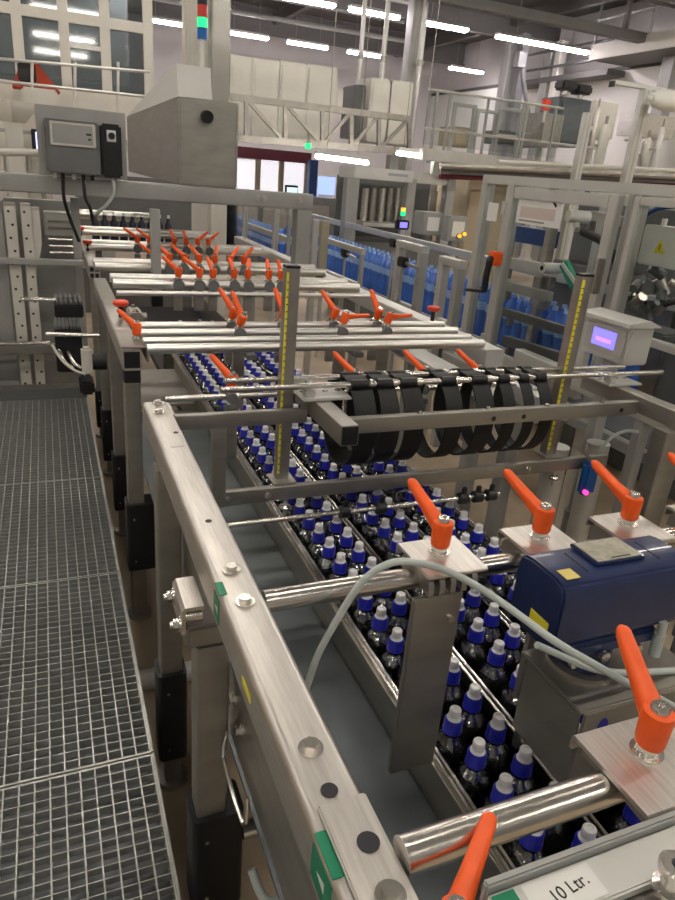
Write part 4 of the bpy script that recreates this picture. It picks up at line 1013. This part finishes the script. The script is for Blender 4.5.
m = MB(); m.box(at(352, 240, Y=8.1).x, at(447, 240, Y=8.1).x, 8.72, 8.75, .95, 1.7); m.build('back_panel', DGREY, t)
screen_box('tall grey terminal with a white sheet, by the amber lamps', 425, 441, 212, 236, 6.6, GREY)
screen_box('second grey terminal with a white sheet right of the first', 450, 466, 216, 242, 6.4, GREY, None, .12)
t = screen_box('small tilted blue display in the filling machine', 398, 409, 220, 230, 7.5, BLACK, SCREEN, .08)
a = at(403, 213, Y=7.6); t = thing('status_lamp', 'small green and amber status lamp on the filling machine', 'signal lamp', a)
m = MB(); m.cyl(a + Vector((0, 0, -.03)), a + Vector((0, 0, .02)), .03, 14); m.build('green_lamp', GLED, t)
m = MB(); m.cyl(a + Vector((0, 0, .021)), a + Vector((0, 0, .06)), .03, 14); m.build('amber_lamp', OLED, t)
m = MB(); m.cyl((a.x, a.y, 0), a + Vector((0, 0, -.031)), .015, 10); m.build('stem', GREY, t)
for k, (px, py) in enumerate(((459, 236), (464, 234))):
    a = at(px, py, Y=6.38); t = thing('indicator_lamp', ('amber indicator under the second terminal, left one', 'amber indicator under the second terminal, right one')[k], 'lamp', a)
    m = MB(); m.cyl(a, a + Vector((0, -.02, 0)), .02, 12); m.build('lens', OLED, t); m = MB(); m.cyl(a + Vector((0, .0005, 0)), a + Vector((0, .018, 0)), .026, 12); m.build('bezel', BLACK, t)
# generic machine blocks
def block(name, label, cat, px0, px1, py0, py1, Y_, deep, mt, to_floor=True, panels=2):
    a, b = at(px0, py0, Y=Y_), at(px1, py1, Y=Y_)
    z0 = 0 if to_floor else b.z
    t = thing(name, label, cat, ((a.x+b.x)/2, Y_, z0))
    m = MB(); m.box(a.x, b.x, Y_, Y_+deep, z0, a.z, .012); m.build('body', mt, t)
    n = panels
    for k in range(n):
        x0 = a.x + (b.x-a.x)*(k+.08)/n; x1 = a.x + (b.x-a.x)*(k+.92)/n
        m = MB(); m.box(x0, x1, Y_-.012, Y_-.0005, z0 + (a.z-z0)*.08, a.z-(a.z-z0)*.08, .006); m.build('panel', mt, t)
    return t
block('machine_housing', 'brown-beige machine housing beyond the terminals', 'machine', 470, 500, 178, 235, 8.2, .8, BROWN)
block('machine_housing', 'steel machine housing beyond the blue bottles, right of the filler', 'machine', 415, 468, 190, 250, 9.5, 1.0, DSTEEL)
block('machine_housing', 'pale beige housing at the right below the platform', 'machine', 452, 484, 176, 205, 10.5, .8, CREAM)
# ================================================================== FAR HALL, MIDDLE: TRUSS BRIDGE
t = thing('truss_bridge', 'steel truss bridge with diagonals spanning behind the gantry', 'truss', (4.4, 11, 2.2))
Yt = 11.0
A = lambda px, py: at(px, py, Y=Yt)
tl, tr, bl, br = A(226, 96), A(409, 119), A(226, 138), A(409, 152)
m = MB(); m.bar(tl - Vector((.7, 0, 0)), tr, .10, .09, .006); m.build('top_chord', DSTEEL, t)
m = MB(); m.bar(bl - Vector((.7, 0, 0)), br, .12, .10, .006); m.build('bottom_chord', DSTEEL, t)
tp = [tl.lerp(tr, k) for k in (.0, .1, .3, .5, .66, .82, 1)]; bt = [bl.lerp(br, k) for k in (.0, .1, .3, .5, .66, .82, 1)]
for a, b in zip(tp, bt): m = MB(); m.bar(a, b, .06, .06); m.build('vertical', DSTEEL, t)
for k in (1, 2): m = MB(); m.bar(tp[k], bt[k+1], .05, .05); m.build('diagonal', DSTEEL, t)
for k in (3, 4, 5): m = MB(); m.bar(bt[k], tp[k+1], .05, .05); m.build('diagonal', DSTEEL, t)
m = MB(); m.bar(bl + Vector((-.7, .5, 0)), br + Vector((0, .5, 0)), .9, .04); m.build('deck', DGREY, t)
for p in (br, bl + Vector((-.5, 0, 0))): m = MB(); ztube(m, p.x-.1, Yt+.4, .16, .16, 0, p.z-.06); m.build('support', GREY, t)
def roof_box(label, px0, px1, py0, py1, Y_, mt=CREAM):
    a, b = at(px0, py0, Y=Y_), at(px1, py1, Y=Y_)
    t = thing('roof_cabinet', label, 'cabinet', ((a.x+b.x)/2, Y_+.3, b.z), 'pale cabinets on the truss bridge')
    m = MB(); m.box(a.x+.01, b.x-.01, Y_, Y_+.6, b.z, a.z, .015); m.build('body', mt, t)
    m = MB(); m.box(a.x+.06, b.x-.06, Y_-.012, Y_-.0005, b.z+.1, a.z-.06, .004); m.build('door', mt, t)
for i, (x0, x1, y0, y1) in enumerate(((229, 251, 56, 100), (252, 278, 59, 104), (279, 305, 62, 107), (306, 333, 65, 110))):
    roof_box('%s pale cabinet from the left on the truss bridge' % ordn[i], x0, x1, y0-2, y1+36, 11.7)
roof_box('low pale box next to the four cabinets on the bridge', 334, 343, 88, 112, 11.7)
roof_box('left pale cabinet of the pair at the right end of the bridge', 371, 388, 77, 144, 11.7)
roof_box('right pale cabinet of the pair at the right end of the bridge', 389, 408, 79, 146, 11.7)
roof_box('dark box left of the cabinet pair on the truss bridge', 356, 370, 84, 140, 11.9, DGREY)
# low lamps under the bridge
for p0, p1, nm in (((316, 156), (368, 163), 'long warm lamp hanging under the truss bridge'), ((397, 153), (428, 157), 'short warm lamp right of the truss bridge support')):
    lamp('work_lamp', nm, at(*p0, Y=9.5), at(*p1, Y=9.5), TUBE, hang=True, wide=.09)
a = at(308, 149, Y=9.4); t = thing('status_lamp', 'small green lamp under the truss bridge', 'signal lamp', a)
m = MB(); m.cyl(a, a + Vector((0, 0, .07)), .04, 12); m.build('lens', GLED, t); m = MB(); m.cyl(a + Vector((0, 0, .071)), a + Vector((0, 0, .2)), .02, 10); m.build('stem', GREY, t)
# daylit glazed doors in the distance
t = thing('glazed_gate', 'bright glazed gate under a maroon beam in the distance', 'gate', (4.5, 14, 0))
Yg = 14.0
for k, (x0, x1) in enumerate(((229, 257), (260, 279), (285, 306))):
    a, b = at(x0, 158, Y=Yg), at(x1, 205, Y=Yg); m = MB(); m.box(a.x, b.x, Yg, Yg+.03, 0.2, a.z); m.build('lit_pane', DAY, t)
for px in (258.5, 282, 308): a = at(px, 160, Y=Yg-.05); m = MB(); m.box(a.x-.05, a.x+.05, Yg-.06, Yg+.02, 0, a.z+.1); m.build('mullion', BROWN, t)
a, b = at(228, 151, Y=Yg), at(309, 158, Y=Yg); m = MB(); m.bar((a.x, Yg-.08, a.z), (b.x, Yg-.08, a.z), .12, .20); m.build('lintel', MAROON, t)
t = thing('blue_column', 'dark blue column at the right end of the glazed gate', 'column', (6, 13.4, 0))
a = at(313, 160, Y=13.4); m = MB(); m.box(a.x-.08, a.x+.08, 13.3, 13.5, .15, a.z, .01); m.build('shaft', BLUEM, t)
m = MB(); m.box(a.x-.14, a.x+.14, 13.25, 13.55, 0, .149, .01); m.build('base', BLUEM, t)
t = thing('blue_window', 'bluish lit window beside the dark blue column', 'window', (6.4, 15, 0))
a, b = at(319, 176, Y=15), at(333, 215, Y=15); m = MB(); m.box(a.x, b.x, 15, 15.05, b.z, a.z); m.build('pane', mat('blue_day', (.3, .4, .7), 0, .4, emit=(.35, .5, 1), estr=.9), t)
m = MB(); m.bar((a.x, 14.97, (a.z+b.z)/2), (b.x, 14.97, (a.z+b.z)/2), .03, .05); m.build('glazing_bar', CREAM, t)
m = MB(); m.box(a.x, b.x, 15, 15.05, 0, b.z-.001); m.build('plinth', CREAM, t)
a, b = at(286, 187, Y=6.5), at(298, 194, Y=6.5)
t = thing('monitor', 'small monitor with a pale lit screen behind the gantry', 'monitor', ((a.x+b.x)/2, 6.5, b.z))
m = MB(); m.box(a.x, b.x, 6.5, 6.54, b.z, a.z+.02, .005); m.build('case', BLACK, t); m = MB(); m.box(a.x+.01, b.x-.01, 6.494, 6.4995, b.z+.01, a.z); m.build('screen', mat('pale_screen', (.6, .8, .8), 0, .3, emit=(.6, .85, .9), estr=.9), t)
m = MB(); ztube(m, (a.x+b.x)/2, 6.53, .04, .02, .0, b.z-.001); m.build('stand', GREY, t)
# tall pipes and columns
def column(name, label, px0, py0, px1, py1, Y_, w, mt, cat='column', top=5.2):
    c = at(px1, py1, Y=Y_); t = thing(name, label, cat, (c.x, Y_, 0))
    m = MB(); ztube(m, c.x, Y_, w, w, .08, top, .02); m.build('shaft', mt, t)
    m = MB(); m.box(c.x-w*.7, c.x+w*.7, Y_-w*.7, Y_+w*.7, 0, .079, .01); m.build('base', mt, t)
column('hall_column', 'pale steel column at the right end of the truss bridge', 412, 0, 412, 60, 12.6, .26, GREY)
for px, py, Y_, r, nm in ((420, 60, 12.3, .05, 'thick vertical pipe beside the pale hall column'), (385, 40, 12.5, .045, 'right one of the two vertical pipes over the bridge'), (362, 40, 12.5, .04, 'left one of the two vertical pipes over the bridge')):
    c = at(px, py, Y=Y_); t = thing('vertical_pipe', nm, 'pipe', (c.x, Y_, 0)); m = MB(); m.cyl((c.x, Y_, 2.6 if r < .05 else 0.02), (c.x, Y_, 5.2), r, 14); m.build('tube', ALU, t)
    m = MB(); m.cyl((c.x, Y_, 3.6), (c.x, Y_, 3.7), r*1.4, 14); m.build('flange', DSTEEL, t)
t = thing('foil_wrapped_duct', 'pale duct wrapped in clear film behind the cabinet', 'duct', (1.8, 8, 0))
c = at(221, 60, Y=8); m = MB(); m.box(c.x-.09, c.x+.09, 8, 8.2, .02, 5.2, .01); m.build('duct', CREAM, t)
m = MB(); m.box(c.x-.1, c.x+.1, 7.995, 8.21, 1.5, 4.0, .02); m.build('film_wrap', glass_mat('film', (.95, .95, .95), .35, .12), t)
t = thing('tall_board', 'tall pale panel behind the signal tower', 'panel', (1.6, 9, 0))
c0, c1 = at(185, 40, Y=9), at(213, 40, Y=9); m = MB(); m.box(c0.x, c1.x, 9, 9.2, .02, 5.0, .01); m.build('board', CREAM, t)
m = MB()
for k in range(4): x = c0.x + (c1.x-c0.x)*(k+.5)/4; m.cyl((x, 8.98, 1.5), (x, 8.98, 3.1), .012, 6)
m.build('conduit', ALU, t)

# ================================================================== UPPER LEFT CABIN
Yk = 12.0
t = thing('glazed_cabin', 'raised cabin with large reflecting windows at upper left', 'cabin', (.5, Yk, 0))
K = lambda px, py: at(px, py, Y=Yk)
x0, x1 = K(-25, 50).x, K(147, 50).x
zb, zt = K(60, 108).z, K(60, -60).z
m = MB(); m.box(x0, x1, Yk+2.4, Yk+2.5, zb-.4, zt); m.build('back_wall', CREAM, t)
m = MB(); m.box(x0, x1, Yk, Yk+2.5, zb-.5, zb-.35); m.build('cabin_floor', GREY, t)
m = MB(); m.box(x0, x1, Yk, Yk+.1, zb-.35, K(60, 86).z); m.build('sill_panel', CREAM, t)
for px in (-20, 19, 65, 105.5, 148): c = K(px, 50); m = MB(); m.box(c.x-.07, c.x+.07, Yk-.06, Yk+.08, K(60, 86).z+.001, zt, .005); m.build('mullion', CREAM, t)
zz = K(60, 16).z; m = MB(); m.box(x0, x1, Yk-.05, Yk+.07, zz-.07, zz+.07, .005); m.build('transom', CREAM, t)
zz2 = K(90, 48).z; m = MB(); m.box(K(70, 50).x, K(103, 50).x, Yk-.03, Yk+.05, zz2-.03, zz2+.03, .004); m.build('glazing_bar', ALU, t)
for a, b in ((-20, 19), (19, 65), (65, 105.5), (105.5, 148)):
    xa, xb = K(a, 50).x+.071, K(b, 50).x-.071
    m = MB(); m.box(xa, xb, Yk, Yk+.02, K(60, 86).z+.001, zz-.071); m.build('pane', REFL, t)
    m = MB(); m.box(xa, xb, Yk, Yk+.02, zz+.071, zt); m.build('pane', REFL, t)
for px in (20, 105): c = K(px, 120); m = MB(); ztube(m, c.x, Yk+.4, .2, .2, 0, zb-.501); m.build('stilt', GREY, t)
# rail in front of the cabin
t = thing('handrail', 'thin steel handrail before the cabin windows', 'handrail', (.4, Yk-.9, 2))
H = lambda px, py: at(px, py, Y=Yk-1.1)
for a, b in (((-10, 58), (150, 72)), ((-10, 80), (150, 97))): m = MB(); m.cyl(H(*a), H(*b), .02, 8); m.build('rail', ALU, t)
for px in (32, 75, 118): m = MB(); m.cyl(H(px, 62), H(px, 112), .02, 8); m.build('post', ALU, t)
t = thing('red_cover', 'red cloth cover over dark equipment seen in the cabin window', 'cover', H(45, 85))
G_ = lambda px, py: at(px, py, Y=Yk-.8)
a, b, c, d = G_(37, 63), G_(60, 92), G_(12, 86), G_(20, 63)
m = MB(); m.prism([c, b, a, d], (0, .5, 0)); m.build('cloth', CLOTH, t)
a, b = G_(17, 62), G_(37, 84); m = MB(); m.box(a.x, b.x, Yk-.92, Yk-.81, b.z, a.z, .02); m.build('equipment', BLACK, t)
# posts and light parts below the cabin
t = thing('support_stand', 'pale stand with flared head left of the control box', 'stand', at(14, 130, Y=6))
c = at(14, 130, Y=6); m = MB(); ztube(m, c.x, 6, .12, .12, 0, c.z+.05, .01); m.build('column', CREAM, t); m = MB(); m.lathe([(0, 0), (.08, 0), (.15, .08), (.15, .14), (0, .14)], (c.x, 6, c.z+.051), 4); m.build('head', CREAM, t)
t = thing('support_stand', 'pale stand with square head behind the control box', 'stand', at(40, 110, Y=6.48))
c = at(41, 110, Y=6.48); m = MB(); ztube(m, c.x, 6.48, .10, .10, 0, c.z, .01); m.build('column', CREAM, t); d = at(41, 92, Y=6.48); m = MB(); m.box(c.x-.13, c.x+.13, 6.38, 6.58, c.z+.001, d.z+.02, .015); m.build('head', CREAM, t)
c = at(40, 142, Y=6.3); t = thing('lit_display', 'small blue-white display glowing left of the control box', 'display', c)
m = MB(); m.box(c.x-.06, c.x+.05, 6.3, 6.36, c.z-.09, c.z+.09, .005); m.build('case', BLACK, t); m = MB(); ztube(m, c.x, 6.34, .04, .03, 0, c.z-.091); m.build('stand', GREY, t); m = MB(); m.box(c.x-.03, c.x+.035, 6.293, 6.2995, c.z-.06, c.z+.07); m.build('screen', mat('display', (.5, .5, .9), 0, .3, emit=(.55, .6, 1), estr=1.5), t)
t = tag(MB().cyl(at(-10, 152, Y=5.2), at(50, 153, Y=5.2), .022, 12).build('rail_tube', CREAM), 'pale tube running left from the control box', 'tube')
block('machine_housing', 'pale machine block left of the control box above the beam', 'machine', -20, 52, 130, 172, 6.6, .7, CREAM, True, 3)

# ================================================================== RIGHT FAR: PLATFORM, BALCONY
Yp_ = 9.0
t = thing('platform', 'long pale platform beam with glass railing at upper right', 'platform', (7, Yp_, 2))
a, b = at(424, 148, Y=Yp_), at(560, 157, Y=Yp_); a2, b2 = at(424, 160, Y=Yp_), at(600, 170, Y=Yp_)
xe = at(700, 160, Y=Yp_).x
zt_, zb_ = a.z, a2.z
m = MB(); m.box(a.x, xe, Yp_, Yp_+.12, zb_, zt_, .006); m.build('front_beam', ALU, t)
m = MB(); m.box(7.1, xe, Yp_+.121, Yp_+4.0, zt_-.08, zt_-.02); m.build('deck', GREY, t)
m = MB(); m.box(a.x, xe, Yp_+.3, Yp_+.4, zb_-.28, zb_-.16, .006); m.build('lower_beam', ALU, t)
for px in (436, 497, 560, 640): c = at(px, 165, Y=Yp_+.2); m = MB(); ztube(m, c.x, Yp_+.22, .10, .10, 0, zb_-.001); m.build('support', GREY, t)
for px in (433, 446, 484, 520, 552): c = at(px, 140, Y=Yp_+.02); m = MB(); m.cyl((c.x, Yp_+.05, zt_+.001), (c.x, Yp_+.05, zt_+.72), .022, 10); m.build('railing_post', GREY, t)
zr = zt_ + .72
m = MB(); m.box(a.x, at(560, 140, Y=Yp_).x, Yp_+.045, Yp_+.055, zt_+.05, zr); m.build('railing_pane', GLASS, t)
m = MB(); m.cyl((a.x, Yp_+.05, zr), (at(560, 140, Y=Yp_).x, Yp_+.05, zr), .018, 8); m.build('top_rail', ALU, t)
m = MB(); m.cyl((a.x, Yp_+.05, zt_+.25), (at(600, 140, Y=Yp_).x, Yp_+.05, zt_+.25), .018, 8); m.build('mid_rail', ALU, t)
def pf(name, label, cat, x0, x1, y0, y1, Y_, mt, d=.5):
    t = block(name, label, cat, x0, x1, y0, y1, Y_, d, mt, False, 1); return t
pf('platform_machine', 'beige cabinet standing on the platform behind the railing', 'machine', 455, 475, 126, 148, 10.5, BROWN)
pf('platform_machine', 'grey tank unit on the platform with a red valve', 'machine', 543, 559, 112, 148, 10, DSTEEL)
pf('platform_machine', 'blue-grey cylinder housing below the black motors on the platform', 'machine', 561, 583, 96, 148, 10.2, TRAY)
pf('platform_machine', 'pale frame unit on the platform near the white cap', 'machine', 596, 612, 100, 140, 10.4, CREAM)
pf('platform_machine', 'steel unit under the balcony, right on the platform', 'machine', 640, 672, 112, 140, 10.6, STEEL)
pf('platform_machine', 'dark low unit on the platform in the middle of the railing', 'machine', 500, 540, 130, 148, 11, DGREY)
for k, (px, py) in enumerate(((566, 86), (581, 90))):
    a = at(px, py, Y=10.15); t = thing('drive_motor', ('left black motor on top of the platform machine', 'right black motor on top of the platform machine')[k], 'motor', a)
    m = MB(); m.obox(a, (.30, .25, .14), None, .03); m.build('housing', BLACK, t); m = MB(); m.cyl(a + Vector((0, 0, -.13)), a + Vector((0, 0, -.071)), .05, 12); m.build('shaft', STEEL, t)
for px, w, nm in ((575, .10, 'left pale corner post of the platform machine frame'), (626, .13, 'right pale corner post of the platform machine frame')):
    c = at(px, 180, Y=7.6); t = thing('frame_post', nm, 'post', (c.x, 7.6, 0)); zt2 = at(px+8, 112 if px < 600 else 86, Y=7.6).z
    m = MB(); m.box(c.x-w/2, c.x+w/2, 7.55, 7.65, .03, zt2, .006); m.build('profile', ALU, t); m = MB(); m.box(c.x-w*.8, c.x+w*.8, 7.5, 7.7, 0, .029); m.build('foot', DSTEEL, t)
    m = MB(); m.box(c.x-.006, c.x+.006, 7.547, 7.5495, .1, zt2-.03); m.build('groove', GREY, t)
a, b = at(612, 87, Y=7.6), at(668, 87, Y=7.6); t = thing('top_bar', 'pale horizontal bar on top of the right corner post', 'bar', a)
m = MB(); m.box(a.x, b.x+.6, 7.56, 7.64, a.z+.03, a.z+.08, .005); m.build('profile', ALU, t); m = MB(); m.box(a.x-.02, a.x-.001, 7.555, 7.645, a.z, a.z+.065); m.build('end_cap', BLACK, t)
a = at(668, 101, Y=7.3); t = thing('white_tank', 'white rounded vessel end at the right edge under the balcony', 'vessel', a)
m = MB(); m.lathe([(0, -.28), (.05, -.27), (.10, -.20), (.115, -.1), (.115, .4), (0, .4)], a, 20, (1, 0, 0)); m.build('vessel', FILMG, t); m = MB(); m.cyl(a + Vector((-.36, 0, 0)), a + Vector((-.282, 0, 0)), .03, 12); m.build('nozzle', CREAM, t)
a = at(588, 128, Y=9.0); t = thing('pipe_fitting', 'white fitting on the front post of the platform machine', 'fitting', a)
m = MB(); m.obox(a, (.14, .12, .07), None, .015); m.obox(a + Vector((.0, 0, -.12)), (.06, .08, .16), None, .01); m.build('body', WHITE, t)
for x0, y0, x1, y1, nm in ((488, 190, 600, 192, 'dark pipe crossing below the platform at right'), (498, 170, 700, 180, 'slim pale pipe under the platform beam')):
    tag(MB().cyl(at(x0, y0-8, Y=7.9), at(x1, y1-8, Y=7.9), .03, 10).build('long_pipe', DSTEEL if x0 < 495 else CREAM), nm, 'pipe')
t = thing('pipe_bundle', 'dark bundle of pipes along the foot of the platform', 'pipes', at(540, 172, Y=7.8))
for k in range(3):
    m = MB(); m.cyl(at(440, 166+5*k, Y=7.8+.1*k), at(700, 178+4*k, Y=7.8+.1*k), .035, 10); m.build('pipe', (DSTEEL, DGREY, MAROON)[k], t)
for px0, px1, py, Y_, nm in ((455, 475, 106, 9.9, 'thin portal frame on the platform, leftmost'), (478, 498, 112, 10.4, 'thin portal frame on the platform, second from left'), (500, 522, 110, 9.8, 'thin portal frame on the platform, before the dark column'), (528, 548, 104, 10.2, 'thin portal frame on the platform beside the red valve')):
    a, b = at(px0, py, Y=Y_), at(px1, py, Y=Y_); t = thing('portal_frame', nm, 'frame', ((a.x+b.x)/2, Y_, zt_))
    for x in (a.x, b.x): m = MB(); ztube(m, x, Y_, .05, .05, zt_-.019, a.z); m.build('post', GREY, t)
    m = MB(); xtube(m, Y_, a.z+.0255, .05, .05, a.x-.025, b.x+.025); m.build('top_bar', GREY, t)
    m = MB(); xtube(m, Y_, (a.z+zt_)/2, .03, .03, a.x+.026, b.x-.026); m.build('cross_bar', STEEL, t)
for k, (px, Y_, h, r, mt) in enumerate(((592, 9.6, .9, .05, STEEL), (603, 9.8, .7, .09, CREAM), (633, 9.7, .95, .06, DSTEEL), (648, 10.0, .6, .10, STEEL), (660, 9.6, .75, .05, WMETAL))):
    c = at(px, 140, Y=Y_); t = thing('process_vessel', ('slim steel vessel between the two pale corner posts', 'cream upright vessel right of the slim steel vessel', 'dull steel vessel right of the right corner post', 'wide steel vessel near the right edge on the platform', 'thin white upright pipe vessel at the right edge on the platform')[k], 'vessel', (c.x, Y_, zt_))
    m = MB(); m.lathe([(0, 0), (r*.5, 0), (r, .08), (r, h-.08), (r*.5, h), (0, h)], (c.x, Y_, zt_-.019), 16); m.build('shell', mt, t)
    m = MB(); m.cyl((c.x, Y_, zt_+h-.018), (c.x, Y_, zt_+h+.1), r*.3, 10); m.build('nozzle', DSTEEL, t)
    m = MB(); m.cyl((c.x-r-.12, Y_, zt_+h*.5), (c.x-r-.001, Y_, zt_+h*.5), .02, 8); m.build('branch_pipe', STEEL, t)
t = thing('red_valve', 'small red valve on the grey tank unit of the platform', 'valve', at(546, 105, Y=9.9)); a = at(546, 105, Y=9.9)
m = MB(); m.obox(a, (.12, .08, .16), None, .01); m.build('body', RED, t); m = MB(); m.cyl(a + Vector((0, 0, -.25)), a + Vector((0, 0, -.081)), .03, 10); m.build('stem', STEEL, t)
# back columns by the white wall
for px, Y_, w, nm, mt in ((510, 15.5, .28, 'left pale building column before the white wall', GREY), (522, 15.1, .20, 'dark steel column beside the left pale building column', DGREY), (552, 15.5, .30, 'pale building column below the balcony left end', GREY), (560, 15.1, .2, 'slim column right beside the balcony column', CREAM)):
    column('building_column', nm, px, 20, px, 60, Y_, w, mt, top=5.0)
t = thing('brace_rod', 'thin slanted brace before the white wall', 'brace', at(524, 90, Y=14.6)); m = MB(); m.cyl(at(520, 60, Y=14.6), at(531, 130, Y=14.6), .05, 8); m.build('rod', DGREY, t); m = MB(); m.obox(at(520, 60, Y=14.6), (.2, .2, .3)); m.build('joint', DGREY, t)
# balcony along the right wall
t = thing('balcony', 'grey balcony with railing high at the upper right corner', 'balcony', (10.9, 10, 4))
XA = 10.9
B_ = lambda px, py: at(px, py, X=XA)
p0, p1 = B_(592, 54), B_(690, 38); y_hi, y_lo = p0.y, B_(700, 40).y - 1.0
zf = p0.z
m = MB(); m.box(XA, 11.9, y_lo, y_hi, zf-.12, zf); m.build('floor_slab', BEAMM, t)
m = MB(); m.box(XA-.05, XA-.001, y_lo, y_hi, zf-.12, zf+.16); m.build('fascia', CREAM, t)
for q in (.45, .85): m = MB(); m.cyl((XA-.02, y_lo, zf+.16+q), (XA-.02, y_hi, zf+.16+q), .028, 8); m.build('rail', GREY, t)
k = y_hi - .05
while k > y_lo: 
    m = MB(); m.cyl((XA-.02, k, zf+.161), (XA-.02, k, zf+1.03), .026, 8); m.build('railing_post', GREY, t); k -= .75
m = MB(); m.box(XA+.5, 11.9, y_hi+.01, y_hi+3.6, zf-.32, zf-.2); m.build('lower_walkway', BEAMM, t)
for q in (.0, .35): m = MB(); m.cyl((XA+.5, y_hi+.01, zf+q), (XA+.5, y_hi+3.6, zf+q), .03, 8); m.build('lower_rail', DGREY, t)
c = B_(640, 70); m = MB(); m.box(11.5, 11.7, c.y-.2, c.y+.1, 0, zf-.121); m.build('support', GREY, t)
a, b = at(430, -2, Y=12.4), at(700, 52, Y=12.4)
t = thing('roof_duct', 'dark roof girder crossing above the platform to the upper right', 'girder', a)
zg = 4.55
m = MB(); m.box(6.2, 11.9, 11.75, 11.95, 4.50, 4.66, .01); m.build('girder', BEAMM, t)
for x in (7, 10.4, 11.7): m = MB(); m.box(x-.04, x+.04, 11.83, 11.91, 4.661, 5.24); m.build('hanger', BEAMM, t)
for i, (y, z, x0, x1) in enumerate(((16.5, 5.1, -2, 8), (17.5, 4.9, -2, 9), (15, 5.15, -2, 7.5))):
    t = thing('ceiling_conduit', ('dark conduit run under the roof above the far lamps, middle one', 'lowest dark conduit run under the roof above the far lamps', 'nearest dark conduit run under the roof')[i], 'conduit', (x0, y, z))
    m = MB(); m.cyl((x0, y, z), (x1, y, z), .05, 10); m.build('pipe', GREY, t)
    for x in (x0+1, (x0+x1)/2, x1-1): m = MB(); m.cyl((x, y, z+.05), (x, y, 5.6), .012, 6); m.build('hanger', DSTEEL, t)

# remove prototypes
for c in lv_parts:
    for s in list(c.children): bpy.data.objects.remove(s)
    bpy.data.objects.remove(c)
bpy.data.objects.remove(lv)

# ------------------------------------------------------------------ world and view
w = bpy.data.worlds.new('world'); C.world = w; w.use_nodes = True
bg = w.node_tree.nodes['Background']; bg.inputs['Color'].default_value = (0.9, 0.86, 0.79, 1); bg.inputs['Strength'].default_value = 0.26
C.view_settings.view_transform = 'Standard'; C.view_settings.look = 'None'
C.view_settings.exposure = 0.12; C.view_settings.gamma = 1.0
C.view_settings.use_curve_mapping = False
